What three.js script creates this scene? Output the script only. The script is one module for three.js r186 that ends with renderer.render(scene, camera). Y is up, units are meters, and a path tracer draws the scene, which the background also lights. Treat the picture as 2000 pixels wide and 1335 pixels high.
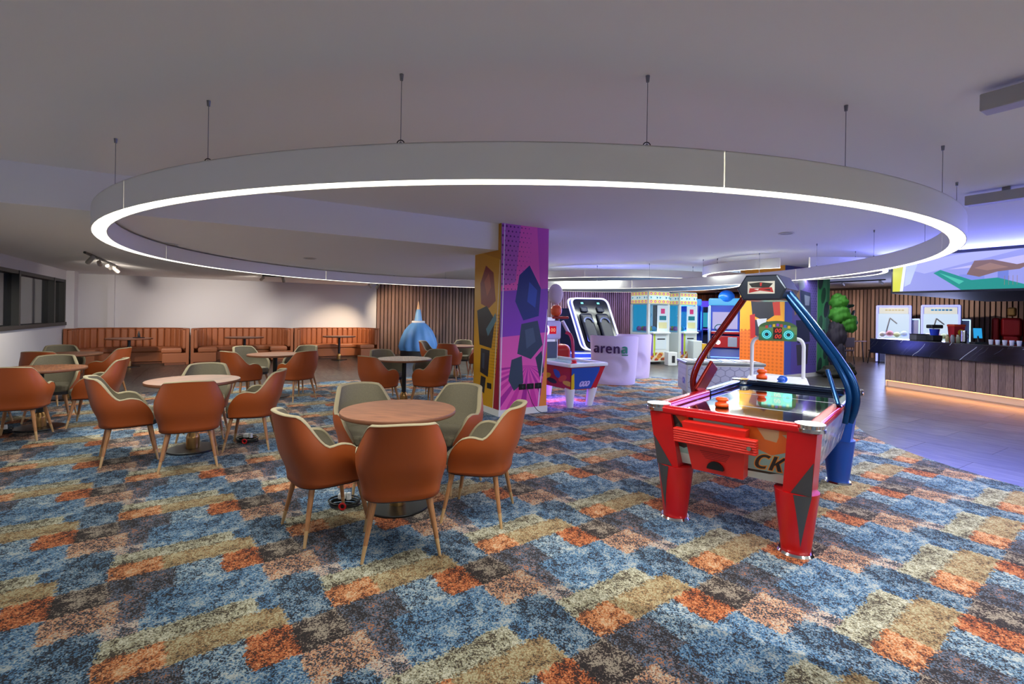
import * as THREE from 'three';
import { RoundedBoxGeometry } from 'three/addons/geometries/RoundedBoxGeometry.js';
import { mergeGeometries, toCreasedNormals } from 'three/addons/utils/BufferGeometryUtils.js';
import { RectAreaLightUniformsLib } from 'three/addons/lights/RectAreaLightUniformsLib.js';
import { TextGeometry } from 'three/addons/geometries/TextGeometry.js';
import { FontLoader } from 'three/addons/loaders/FontLoader.js';

// ---------------------------------------------------------------- camera, sky, exposure
const scene = new THREE.Scene();
const camera = new THREE.PerspectiveCamera(2 * Math.atan(1335 / 2 / 940) * 180 / Math.PI, 2000 / 1335, 0.05, 300);
camera.position.set(0, 1.5, 0);
camera.rotation.z = 0.015;
camera.setViewOffset(2000, 1335, 0, 52.5, 2000, 1335);
scene.background = new THREE.Color(0x0b0f1a);           // night sky
const renderer = new THREE.WebGLRenderer({ antialias: true });
renderer.toneMapping = THREE.LinearToneMapping;
renderer.toneMappingExposure = 1.22;
renderer.shadowMap.enabled = true;
RectAreaLightUniformsLib.init();
const RING_L = 46, REAR_L = 56;                          // luminance of the pendant rings

// ---------------------------------------------------------------- helpers
const V = (x, y, z) => new THREE.Vector3(x, y, z), R = (d) => d * Math.PI / 180;
const TH = R(31.5), ca = Math.cos(TH), sa = Math.sin(TH);  // the building is turned against the camera
const W = (a, b, y = 0) => V(a * ca - b * sa, y, -a * sa - b * ca);   // building coordinates to world
let seed = 12345;
const rnd = () => { seed = (seed * 1664525 + 1013904223) >>> 0; return seed / 4294967296; };
const used = new Map();
function numbered(n) { const k = used.get(n) || 0; used.set(n, k + 1); return k ? n + '_' + String(k).padStart(3, '0') : n; }
function std(color, roughness = 0.6, metalness = 0, extra = {}) { return new THREE.MeshStandardMaterial({ color, roughness, metalness, ...extra }); }
function glow(color, k = 1) { return new THREE.MeshStandardMaterial({ color: 0x111111, emissive: color, emissiveIntensity: k, roughness: 0.5 }); }
function prep(g) { const r = g.index ? g.toNonIndexed() : g; for (const k of Object.keys(r.attributes)) if (!['position', 'normal', 'uv'].includes(k)) r.deleteAttribute(k); return r; }
function mesh(name, geos, mat, parent, top = false) {
  const list = Array.isArray(geos) ? geos : [geos];
  const g = list.length > 1 ? mergeGeometries(list.map(prep)) : list[0];
  const m = new THREE.Mesh(g, mat);
  m.name = top ? numbered(name) : name; m.castShadow = m.receiveShadow = true;
  (parent || scene).add(m);
  return m;
}
function thing(name, label, category, pos = V(0, 0, 0), turn = 0, group) {
  const o = new THREE.Group(); o.name = numbered(name); scene.add(o);
  o.position.copy(pos); o.rotation.y = turn; o.userData = { label, category };
  if (group) o.userData.group = group;
  return o;
}
function one(name, label, category, geos, mat, pos = V(0, 0, 0), turn = 0, group) {
  const m = mesh(name, geos, mat, scene, true); m.position.copy(pos); m.rotation.y = turn;
  m.userData = { label, category }; if (group) m.userData.group = group; return m;
}
function struct(name, geos, mat, label) { const m = mesh(name, geos, mat, scene, true); m.userData = { kind: 'structure', label, category: name.split('_')[0] }; return m; }
function copyThing(root, pos, turn, label, group) {
  const r = root.clone(); r.name = numbered(root.name.replace(/_\d{3}$/, '')); scene.add(r);
  r.position.copy(pos); r.rotation.y = turn; r.userData = { ...root.userData, label }; if (group) r.userData.group = group;
  return r;
}
const bx = (w, h, d, x = 0, y = 0, z = 0, ry = 0) => { const g = new THREE.BoxGeometry(w, h, d); if (ry) g.rotateY(ry); return g.translate(x, y, z); };
const rb = (w, h, d, x = 0, y = 0, z = 0, r = 0.02, s = 2) => new RoundedBoxGeometry(w, h, d, s, Math.min(r, w / 2.01, h / 2.01, d / 2.01)).translate(x, y, z);
const cy = (r1, r2, h, x = 0, y = 0, z = 0, n = 24) => new THREE.CylinderGeometry(r1, r2, h, n).translate(x, y, z);
const lathe = (pts, n = 40) => new THREE.LatheGeometry(pts.map((p) => new THREE.Vector2(p[0], p[1])), n);
const tube = (pts, r, n = 24, rs = 8, tension = 0.5) => new THREE.TubeGeometry(new THREE.CatmullRomCurve3(pts, false, 'catmullrom', tension), n, r, rs);
const bar = (p, q, r1, r2 = r1, n = 12) => {
  const d = q.clone().sub(p), g = new THREE.CylinderGeometry(r2, r1, d.length(), n);
  g.applyQuaternion(new THREE.Quaternion().setFromUnitVectors(V(0, 1, 0), d.clone().normalize()));
  return g.translate((p.x + q.x) / 2, (p.y + q.y) / 2, (p.z + q.z) / 2);
};
const plane = (w, h, x, y, z, ry = 0, rx = 0) => new THREE.PlaneGeometry(w, h).rotateX(rx).rotateY(ry).translate(x, y, z);
function shapeOf(pts) { const s = new THREE.Shape(); pts.forEach((p, i) => (i ? s.lineTo(p[0], p[1]) : s.moveTo(p[0], p[1]))); return s; }
function slab(pts, y0, y1, bevel = 0) {   // pts are [x, z]; a slab between two heights
  const g = new THREE.ExtrudeGeometry(shapeOf(pts.map((p) => [p[0], -p[1]])), { depth: y1 - y0 - 2 * bevel, bevelEnabled: bevel > 0, bevelSize: bevel, bevelThickness: bevel, bevelOffset: -bevel, bevelSegments: 2, curveSegments: 4 });
  return g.rotateX(-Math.PI / 2).translate(0, y0 + bevel, 0);
}
function hexa(top, bot, yt, yb) {   // tapered block from two rectangles [x0,x1,z0,z1]
  const c = (r, y) => [V(r[0], y, r[3]), V(r[1], y, r[3]), V(r[1], y, r[2]), V(r[0], y, r[2])];
  return hull8(c(bot, yb), c(top, yt));
}
function hull8(b, t) {
  const p = [], uv = [], q = (a, b2, c, d) => { for (const v of [a, b2, c, a, c, d]) p.push(v.x, v.y, v.z); uv.push(0, 0, 1, 0, 1, 1, 0, 0, 1, 1, 0, 1); };
  for (let i = 0; i < 4; i++) { const j = (i + 1) % 4; q(b[i], b[j], t[j], t[i]); }
  q(t[0], t[1], t[2], t[3]); q(b[3], b[2], b[1], b[0]);
  const g = new THREE.BufferGeometry();
  g.setAttribute('position', new THREE.Float32BufferAttribute(p, 3)); g.setAttribute('uv', new THREE.Float32BufferAttribute(uv, 2));
  g.computeVertexNormals(); return g;
}
function areaLight(color, intensity, w, h, pos, toward, parent) {
  const l = new THREE.RectAreaLight(color, intensity, w, h); (parent || scene).add(l); l.position.copy(pos);
  if (parent) { const m = new THREE.Matrix4().lookAt(pos, toward, Math.abs(toward.y - pos.y) > 0.9 * pos.distanceTo(toward) ? V(1, 0, 0) : V(0, 1, 0)); l.quaternion.setFromRotationMatrix(m); } else l.lookAt(toward);
  return l;
}
function canvasTex(w, h, draw) {
  const c = document.createElement('canvas'); c.width = w; c.height = h; draw(c.getContext('2d'), w, h);
  const t = new THREE.CanvasTexture(c); t.colorSpace = THREE.SRGBColorSpace; return t;
}
// periodic value noise
function noiseGrid(n, s) { let k = s; const a = new Float32Array(n * n); for (let i = 0; i < a.length; i++) { k = (k * 1664525 + 1013904223) >>> 0; a[i] = k / 4294967296; } return a; }
function pn(a, n, u, v) {
  u = (u - Math.floor(u)) * n; v = (v - Math.floor(v)) * n;
  const i = Math.floor(u), j = Math.floor(v); let fu = u - i, fv = v - j; fu = fu * fu * (3 - 2 * fu); fv = fv * fv * (3 - 2 * fv);
  const i1 = (i + 1) % n, j1 = (j + 1) % n, i0 = i % n, j0 = j % n;
  return (a[j0 * n + i0] * (1 - fu) + a[j0 * n + i1] * fu) * (1 - fv) + (a[j1 * n + i0] * (1 - fu) + a[j1 * n + i1] * fu) * fv;
}
function dataTex(n, fn, srgb = true, m = n) {
  const d = new Uint8Array(n * m * 4);
  for (let j = 0; j < m; j++) for (let i = 0; i < n; i++) { const c = fn(i / n, j / m, i, j), o = (j * n + i) * 4; d[o] = c[0]; d[o + 1] = c[1]; d[o + 2] = c[2]; d[o + 3] = 255; }
  const t = new THREE.DataTexture(d, n, m); t.wrapS = t.wrapT = THREE.RepeatWrapping; t.magFilter = THREE.LinearFilter; t.minFilter = THREE.LinearMipmapLinearFilter; t.generateMipmaps = true;
  if (srgb) t.colorSpace = THREE.SRGBColorSpace; t.needsUpdate = true; return t;
}
function worldUV(g, fn) { const p = g.attributes.position, u = new Float32Array(p.count * 2); for (let i = 0; i < p.count; i++) { const r = fn(p.getX(i), p.getY(i), p.getZ(i)); u[2 * i] = r[0]; u[2 * i + 1] = r[1]; } g.setAttribute('uv', new THREE.BufferAttribute(u, 2)); return g; }
const font = await new FontLoader().loadAsync('fonts/droid/droid_sans_bold.typeface.json');
function woodTex(base, dark, s, w = 256, h = 512, k = 1) {
  const a = noiseGrid(64, s), b = noiseGrid(16, s + 7);
  return dataTex(w, (u, v) => {
    const g = pn(a, 64, u + 0.02 * pn(b, 16, u, v), v * 0.12) * 0.6 + pn(a, 64, u * 3, v * 0.3 + 0.3) * 0.25 + pn(b, 16, u, v * 0.5) * 0.3;
    const t = Math.min(1, Math.max(0, (g - 0.35) * 1.6 * k)); return base.map((c, i) => c + (dark[i] - c) * t);
  }, true, h);
}

// ---------------------------------------------------------------- materials
const M = {
  ceiling: std(0xf0f0ee, 0.9), wall: std(0xd6d6da, 0.85), white: std(0xe4e2e0, 0.6), ring: std(0xe6e5e0, 0.5),
  strip: glow(0xfff8e4, 3.2), leather: std(0x984517, 0.42), fabric: std(0x8c8371, 0.95), rim: std(0x98886c, 0.9),
  black: std(0x0c0c0e, 0.35), brass: std(0xb98d58, 0.28, 0.9), chrome: std(0xd8dade, 0.12, 1), dark: std(0x24242a, 0.5), steel: std(0x8a8c92, 0.35, 0.8),
  sofa: std(0xa2603c, 0.5), sofaBase: std(0x7c4830, 0.55), red: std(0xc00d12, 0.28), redTube: std(0x86160e, 0.2, 0.5), blueTube: std(0x0a3c70, 0.18, 0.55), blue: std(0x1246a8, 0.3),
  orangePlastic: std(0xff5a12, 0.35), bluePlastic: std(0x0b57c8, 0.3), whitePlastic: std(0xe6e4ea, 0.35), frame: std(0x2a2c2c, 0.5), plug: std(0xe8e8e4, 0.4),
};
{ const n = noiseGrid(128, 77), w = dataTex(256, (u, v) => { const k = 225 + 30 * (pn(n, 128, u, v * 0.5) - 0.5) + 22 * (pn(n, 128, u * 0.5 + 0.3, v) - 0.5); return [k, k, k]; }); w.repeat.set(3, 3); M.fabric.map = w; M.fabric.color.set(0x887c67); }
const woodTop = woodTex([168, 108, 74], [120, 70, 46], 5), woodLeg = woodTex([176, 122, 78], [140, 90, 54], 9, 64, 128);
M.wood = std(0xffffff, 0.4, 0, { map: woodTop }); M.woodEdge = std(0x7a4a32, 0.5); M.leg = std(0xffffff, 0.45, 0, { map: woodLeg }); M.legTip = std(0xc09a6c, 0.35, 0.2);
const slatTex = [0, 1, 2].map((i) => woodTex([[146, 116, 104], [128, 100, 92], [160, 128, 114]][i], [[98, 72, 64], [86, 62, 56], [114, 86, 76]][i], 21 + i, 64, 512));
M.slats = slatTex.map((t) => std(0xffffff, 0.55, 0, { map: t })); M.slatBack = std(0x2a1c18, 0.8);

// ---------------------------------------------------------------- carpet texture: one printed repeat
const CL = 0.942, CT = R(36.5), c1 = [Math.cos(CT), -Math.sin(CT)], c2 = [-Math.sin(CT), -Math.cos(CT)], CO = [-1.205, -2.19];
const carpetTex = (() => {
  const pal = {   // colour and share
    blue: [[92, 132, 168, 3.4], [66, 102, 138, 2.6], [132, 154, 172, 2], [46, 42, 48, 2.6], [178, 180, 178, 1.2]],
    bluedark: [[74, 112, 146, 2.6], [40, 38, 46, 3.4], [112, 134, 152, 2], [166, 170, 172, 1.2]],
    pale: [[140, 162, 178, 2.8], [94, 128, 158, 2.6], [52, 48, 54, 2.6], [194, 194, 188, 1.6]],
    orange: [[198, 106, 56, 3.6], [152, 72, 38, 2.6], [66, 38, 30, 3], [220, 148, 100, 1.4]],
    brown: [[68, 52, 48, 3.6], [40, 32, 32, 3], [166, 148, 130, 2.2], [108, 92, 84, 1.5]],
    peach: [[214, 154, 112, 2.6], [190, 112, 70, 2], [62, 50, 50, 2.8], [200, 182, 160, 1.6], [96, 122, 144, 1.4]],
    mix: [[44, 38, 42, 4], [78, 106, 136, 2.8], [124, 100, 88, 1.4], [176, 112, 74, 0.8]],
    cream: [[186, 174, 142, 3], [152, 138, 106, 2.4], [214, 206, 184, 1.6], [72, 60, 50, 1.8], [136, 144, 146, 1]],
    tan: [[168, 146, 106, 3.2], [140, 116, 80, 2.6], [196, 178, 140, 1.6], [182, 114, 68, 1.3], [84, 66, 52, 1.5]],
    lightorange: [[212, 136, 84, 3.2], [188, 106, 58, 2.6], [224, 180, 140, 1.4], [92, 54, 38, 1.8]],
    pink: [[208, 188, 170, 2.6], [192, 132, 104, 1.8], [98, 128, 154, 2], [58, 50, 52, 2]],
  };
  for (const k in pal) { let s = 0; const t = pal[k].reduce((q, c) => q + c[3], 0); pal[k] = pal[k].map((c) => { s += c[3] / t; return [c[0], c[1], c[2], s]; }); }
  const region = (p, q) => {   // p, q in [0,1): q = 0 is the far side of the rust square
    const d = 1 - q;           // distance from the far edge towards the camera
    const w = q > 0.999 ? 0 : d;
    if (w < 0.26) return p < 0.21 ? 'orange' : p < 0.45 ? 'brown' : p < 0.76 ? 'mix' : 'pale';
    if (w < 0.51) return p < 0.2 ? 'blue' : p < 0.5 ? 'peach' : p < 0.62 ? 'mix' : 'blue';
    if (p >= 0.21 && p < 0.44) return 'bluedark';
    if (w < 0.64) return p >= 0.44 && p < 0.6 ? 'pink' : 'blue';
    if (w < 0.8) return p >= 0.44 ? 'cream' : p < 0.1 ? 'cream' : 'blue';
    return p >= 0.44 && p < 0.7 ? 'lightorange' : 'tan';
  };
  for (const k in pal) { let q = 0; const w = pal[k].map((c, i, ar) => [c[0], c[1], c[2], c[3] - (i ? ar[i - 1][3] : 0)]).sort((x, y) => x[0] + x[1] + x[2] - y[0] - y[1] - y[2]); pal[k] = w.map((c) => { q += c[3]; return [c[0], c[1], c[2], q]; }); }
  const N = 1024, f1 = noiseGrid(180, 3), f2 = noiseGrid(96, 4), f3 = noiseGrid(13, 5), f4 = noiseGrid(30, 6), j1 = noiseGrid(130, 8), j2 = noiseGrid(130, 9), f5 = noiseGrid(256, 11), j3 = noiseGrid(24, 12);
  const field = new Float32Array(N * N);
  for (let j = 0; j < N; j++) for (let i = 0; i < N; i++) { const u = i / N, v = j / N; field[j * N + i] = 1.0 * pn(f1, 180, u, v) + 0.55 * pn(f5, 256, u, v) + 0.5 * pn(f2, 96, u, v) + 0.5 * pn(f4, 30, u, v) + 0.62 * pn(f3, 13, u, v); }
  const cdf = field.filter((x, i) => i % 61 === 0).sort();
  const rank = (x) => { let a = 0, b = cdf.length - 1; while (a < b) { const m = (a + b) >> 1; if (cdf[m] < x) a = m + 1; else b = m; } return a / cdf.length; };
  return dataTex(N, (u, v, i, j) => {
    const p = u + 0.034 * (pn(j1, 130, u, v) - 0.5) + 0.024 * (pn(j3, 24, u, v) - 0.5), q = v + 0.034 * (pn(j2, 130, u, v) - 0.5) + 0.02 * (pn(j3, 24, u + 0.5, v) - 0.5);
    const pl = pal[region(p - Math.floor(p), q - Math.floor(q))], r = rank(field[j * N + i]);
    let k = 0; while (k < pl.length - 1 && r > pl[k][3]) k++;
    const c = pl[k], d = pl[Math.min(pl.length - 1, k + 1)], e = pl[k][3] - r < 0.05 ? 0.5 : 0, g = 0.86 + 0.28 * pn(f5, 256, u + 0.5, v + 0.2);
    return [0, 1, 2].map((z) => Math.min(255, (c[z] * (1 - e) + d[z] * e) * g));
  });
})();
carpetTex.anisotropy = 8;
M.carpet = std(0xe9e9ec, 0.97, 0, { map: carpetTex });
const tileNoise = noiseGrid(64, 31), tileNoise2 = noiseGrid(16, 33);
const tileTex = dataTex(256, (u, v) => { const k = 82 + 44 * (pn(tileNoise, 64, u, v * 0.14) - 0.5) + 34 * (pn(tileNoise2, 16, u, v * 0.5) - 0.5); return [k, k * 0.95, k * 0.9]; }, true, 512);
M.tiles = [0xffffff, 0xf0f0f0, 0xe2e2e2].map((c) => std(c, 0.3, 0, { map: tileTex })); M.grout = std(0x4a4642, 0.8);

// ---------------------------------------------------------------- the shell of the room
const CE = 2.85, SO = 2.46, A0 = -3.28, A1 = 22.5, B0 = -9, B1 = 17.38;
const bslab = (a0, a1, b0, b1, y0, y1) => { const g = new THREE.BoxGeometry(a1 - a0, y1 - y0, b1 - b0); g.translate((a0 + a1) / 2, (y0 + y1) / 2, -(b0 + b1) / 2); return g.rotateY(TH); };
const floor = struct('floor', bslab(A0 - 0.2, A1 + 0.2, B0 - 0.2, B1 + 0.2, -0.15, -0.003), M.grout, 'grey stone-look tiled floor around the carpet');
struct('ceiling', bslab(A0 - 0.2, A1 + 0.2, B0 - 0.2, B1 + 0.2, CE, CE + 0.15), M.ceiling, 'plain white plaster ceiling above the hall');
struct('ceiling_soffit', bslab(A0, 4.45, 6.2, B1, SO, CE), M.ceiling, 'lowered white ceiling soffit above the booth seating');
const carpetPts = [W(A0, B0), W(A0, 10.9), W(4.6, 10.95), V(1.2, 0, -13.0), V(3.4, 0, -12.2), V(4.25, 0, -11.6)];
for (let i = 0; i <= 14; i++) { const t = R(140 + 92 * i / 14); carpetPts.push(V(8.05 + 3.5 * Math.cos(t), 0, -5.3 - 3.5 * Math.sin(t))); }
carpetPts.push(V(7.4, 0, -1.2), V(9, 0, 4), V(9, 0, 8));
carpetPts.push(W(8, B0));
const carpetGeo = slab(carpetPts.map((p) => [p.x, p.z]), -0.002, 0.004);
worldUV(carpetGeo, (x, y, z) => [((x - CO[0]) * c1[0] + (z - CO[1]) * c1[1]) / CL, ((x - CO[0]) * c2[0] + (z - CO[1]) * c2[1]) / CL]);
struct('floor_carpet', carpetGeo, M.carpet, 'patchwork carpet of blue, rust, brown and tan speckled squares');
{ // floor tiles
  const inPoly = (x, z) => { let c = false; for (let i = 0, j = carpetPts.length - 1; i < carpetPts.length; j = i++) { const p = carpetPts[i], q = carpetPts[j]; if ((p.z > z) !== (q.z > z) && x < (q.x - p.x) * (z - p.z) / (q.z - p.z) + p.x) c = !c; } return c; };
  const tg = bx(0.597, 0.01, 1.197); tg.translate(0, -0.005, 0);
  let n = 0; const rest = [];
  for (let i = 0; i < 43; i++) for (let j = 0; j < 22; j++) {
    const a = A0 + 0.3 + i * 0.6, b = B0 + 0.6 + j * 1.2 + (i % 2) * 0.6; if (b > B1 + 0.3) continue;
    let free = false; for (const da of [-0.28, 0, 0.28]) for (const db of [-0.58, 0, 0.58]) { const w = W(a + da, b + db); if (!inPoly(w.x, w.z)) free = true; }
    if (!free) continue;
    const w = W(a, b), depth = -w.z, px = 1000 + 940 * w.x / Math.max(depth, 0.1);
    const near = depth > 1 && px > -60 && px < 2120 && depth < 16.5 && n < 290;
    if (near) { const t = mesh('tile', tg, M.tiles[Math.floor(rnd() * 3)], floor); t.position.copy(w); t.rotation.y = TH; n++; }
    else { const g = tg.clone(); g.rotateY(TH); g.translate(w.x, 0, w.z); rest.push(g); }
  }
  const s = mesh('distant_tiles', rest, M.tiles[1], floor); s.userData.kind = 'stuff';
}
// walls
const wl = (n, a0, a1, b0, b1, y0, y1, m, l) => struct(n, bslab(a0, a1, b0, b1, y0, y1), m, l);
wl('wall_front', A0 - 0.2, A1 + 0.2, B0 - 0.2, B0, 0, CE, M.wall, 'plain white wall behind the photographer');
const wb = wl('wall_back', A0 - 0.2, 4.9, B1, B1 + 0.2, 0, CE, M.wall, 'plain white wall behind the curved booths');
const wslat = wl('wall_back_slatted', 4.9, A1 + 0.2, B1, B1 + 0.2, 0, CE, M.slatBack, 'brown vertical wood slat wall behind the arcade machines');
const wr = wl('wall_right', A1, A1 + 0.2, B0, B1, 0, CE, M.slatBack, 'brown vertical wood slat wall behind the bar');
const slatG = rb(0.1, CE - 0.1, 0.05, 0, (CE - 0.1) / 2, 0, 0.006, 1);
for (let a = 4.97; a < A1; a += 0.135) { const s = mesh('slat', slatG, M.slats[Math.floor(rnd() * 3)], wslat); s.position.copy(W(a, B1 - 0.026)); s.rotation.y = TH; }
for (let b = B1 - 0.1; b > -2; b -= 0.135) { const s = mesh('slat', slatG, M.slats[Math.floor(rnd() * 3)], wr); s.position.copy(W(A1 - 0.026, b)); s.rotation.y = TH + Math.PI / 2; }
// window wall
const WB0 = 5.4, WB1 = 16.2, WY0 = 1.1, WY1 = 2.22;
struct('wall_left', [bslab(A0 - 0.2, A0, B0, B1, 0, WY0), bslab(A0 - 0.2, A0, B0, B1, WY1, CE), bslab(A0 - 0.2, A0, B0, WB0, WY0, WY1), bslab(A0 - 0.2, A0, WB1, B1, WY0, WY1)], M.wall, 'white wall with a long dark window band');
struct('trim_1', bslab(A0, A0 + 0.16, 16.35, 16.75, 0, SO), M.wall, 'white boxed riser beside the window');
struct('trim_2', bslab(-2.6, -2.45, B1 - 0.12, B1, 0, SO), M.wall, 'slim white pilaster on the booth wall');
{
  const fr = struct('window_1', [bslab(A0 - 0.14, A0 + 0.02, WB0, WB1, WY1 - 0.07, WY1), bslab(A0 - 0.14, A0 + 0.05, WB0, WB1, WY0 - 0.02, WY0 + 0.06)], M.frame, 'dark framed ribbon window showing the night outside');
  const glass = new THREE.MeshPhysicalMaterial({ color: 0xb8c0c8, roughness: 0.03, transmission: 1, thickness: 0, ior: 1.5 });
  const ms = [5.45, 8.2, 10.55, 12.9, 15.25, 16.15];
  ms.forEach((b, i) => { mesh('mullion', bslab(A0 - 0.14, A0 + 0.03, b - 0.045, b + 0.045, WY0, WY1), M.frame, fr); if (i) mesh('pane', bslab(A0 - 0.085, A0 - 0.079, ms[i - 1] + 0.045, b - 0.045, WY0 + 0.06, WY1 - 0.07), glass, fr); });
}
struct('ground_outside', bslab(-160, A0 - 0.3, -120, 160, -9.2, -9), std(0x15171c, 0.9), 'dark ground far below the window');
{ const g = new THREE.SphereGeometry(0.16, 10, 8), pole = cy(0.05, 0.07, 8, 0, -4, 0, 8);
  for (let i = 0; i < 9; i++) { const o = thing('street_light', 'small bright street light far away in the dark beyond the window', 'street light', W(-44 - rnd() * 20, 46 + i * 4.5 + rnd() * 2, -1.0 + (i % 3) * 0.4), 0, 'street lights beyond the window'); mesh('pole', pole, M.dark, o); mesh('bulb', g, glow(i % 3 ? 0xffd9a0 : 0x9fe8ff, 3), o); } }
struct('baseboard_back', bslab(A0, 4.9, B1 - 0.02, B1, 0, 0.1), M.white, 'white baseboard under the booth wall');

// ---------------------------------------------------------------- pendant rings
function ringLight(name, label, cx, cz, Rr, y0, hgt, wid, segs, arc0, arc1, cables, L, opts = {}) {
  const o = thing(name, label, 'pendant light', V(cx, y0, cz), 0, undefined);
  const full = arc1 - arc0, ro = Rr, ri = Rr - wid, lightN = opts.lights ?? segs;
  const arcG = (t0, t1, prof, n) => {   // sweep a closed profile [r, y] about y
    const pos = [], idx = []; const k = prof.length;
    for (let i = 0; i <= n; i++) { const t = t0 + (t1 - t0) * i / n; for (const [r, y] of prof) pos.push(r * Math.sin(t), y, r * Math.cos(t)); }
    for (let i = 0; i < n; i++) for (let j = 0; j < k; j++) { const a = i * k + j, b = i * k + (j + 1) % k, c = a + k, d = b + k; idx.push(a, c, b, b, c, d); }
    for (let j = 1; j < k - 1; j++) { idx.push(0, j, j + 1); const e = n * k; idx.push(e, e + j + 1, e + j); }
    const g = new THREE.BufferGeometry(); g.setAttribute('position', new THREE.Float32BufferAttribute(pos, 3)); g.setIndex(idx);
    const h = toCreasedNormals(g, 0.6); h.setAttribute('uv', new THREE.Float32BufferAttribute(new Float32Array(h.attributes.position.count * 2), 2)); return h;
  };
  const gap = (opts.gap ?? 0.004) / Rr;
  for (let i = 0; i < segs; i++) {
    const t0 = arc0 + full * i / segs + gap / 2, t1 = arc0 + full * (i + 1) / segs - gap / 2, n = Math.ceil(72 / segs * full / (2 * Math.PI) * 2);
    mesh('housing', [arcG(t0, t1, [[ro, 0], [ro, hgt], [ro - 0.006, hgt], [ro - 0.006, 0]], n), arcG(t0, t1, [[ri + 0.006, 0], [ri + 0.006, hgt], [ri, hgt], [ri, 0]], n), arcG(t0, t1, [[ro, hgt - 0.005], [ro, hgt], [ri, hgt], [ri, hgt - 0.005]], n)], M.ring, o);
    mesh('diffuser', arcG(t0 - gap / 2, t1 + gap / 2, [[ro - 0.007, 0.002], [ro - 0.007, 0.012], [ri + 0.007, 0.012], [ri + 0.007, 0.002]], n), M.strip, o);
  }
  for (let i = 0; i < lightN; i++) {
    const t = arc0 + full * (i + 0.5) / lightN, r = Rr - wid / 2, p = V(r * Math.sin(t), -0.002, r * Math.cos(t));
    const l = new THREE.RectAreaLight(0xf2fbf2, L, 2 * r * Math.tan(full / lightN / 2), wid - 0.02); o.add(l); l.position.copy(p);
    l.rotation.set(-Math.PI / 2, 0, t, 'YXZ'); l.quaternion.setFromEuler(new THREE.Euler(0, t, 0)).multiply(new THREE.Quaternion().setFromEuler(new THREE.Euler(-Math.PI / 2, 0, 0)));
  }
  for (const t of cables) {
    const r = Rr - wid / 2, x = r * Math.sin(t), z = r * Math.cos(t), top = CE - y0;
    const w = mesh('suspension_wire', [bar(V(x, hgt, z), V(x, top, z), 0.0022, 0.0022, 6), cy(0.008, 0.008, 0.03, x, hgt + 0.01, z, 8), cy(0.012, 0.009, 0.035, x, top - 0.018, z, 8)], M.steel, o);
  }
  if (opts.loops) for (const t of opts.loops) { const r = Rr - wid / 2, x = r * Math.sin(t), z = r * Math.cos(t); const g = new THREE.TorusGeometry(0.02, 0.003, 6, 18).translate(x, hgt + 0.018, z); mesh('cable_loop', g, M.dark, o); }
  return o;
}
const angs = []; for (let i = 0; i < 24; i++) angs.push(R(6.5 + 15 * i));
ringLight('pendant_ring_light', 'huge white circular LED pendant hanging over the table and air hockey area', 0.14, -7.96, 5.36, 2.235, 0.205, 0.12, 8, R(11.2), R(371.2), angs, RING_L, { lights: 24, loops: [R(-8.5), R(6.5), R(-23.5)], gap: 0.008 });
ringLight('pendant_ring_light', 'small open white LED ring pendant wrapped around the orange and purple pillar', 6.4, -11.2, 1.85, 2.53, 0.2, 0.1, 4, R(-18), R(326), [R(10), R(100), R(190), R(280)], RING_L * 0.5, { lights: 8 });
ringLight('pendant_ring_light', 'mid sized white LED ring pendant over the arcade machines', 3.4, -16.4, 4.0, 2.53, 0.19, 0.1, 5, R(-22), R(338), [0, 1, 2, 3, 4, 5].map((i) => R(60 * i + 20)), RING_L, { lights: 12 });
ringLight('pendant_ring_light', 'white LED ring pendant behind the photographer', W(3.2, -4.9).x, W(3.2, -4.9).z, 3.5, 2.3, 0.2, 0.12, 6, 0, R(360), [0, 1, 2, 3, 4, 5].map((i) => R(60 * i)), REAR_L, { lights: 12 });

// ---------------------------------------------------------------- ceiling channels and spot lights
function channel(p, q, h, label) {
  const d = q.clone().sub(p), L = d.length(), o = thing('ceiling_channel', label, 'light channel', p.clone().add(q).multiplyScalar(0.5), Math.atan2(d.x, d.z), 'ceiling channels');
  mesh('casing', rb(0.12, h, L, 0, 0, 0, 0.008, 2), std(0xa9a9ad, 0.5), o);
  for (const k of [-0.4, 0, 0.4]) mesh('bracket', bx(0.03, CE - p.y - h / 2 + 0.01, 0.06, 0, (CE - p.y + h / 2) / 2 - 0.005, k * L), M.steel, o);
}
{ const y = 2.76, d = W(0, -1).normalize(); channel(V(2.72, y, -2.8), V(2.72, y, -2.8).addScaledVector(d, 2.4), 0.1, 'grey boxed ceiling channel hung over open carpet near the air hockey table');
  channel(V(4.75, y, -5.05), V(4.75, y, -5.05).addScaledVector(d, 3), 0.1, 'grey boxed ceiling channel hung near the video screen canopy'); }
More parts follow.
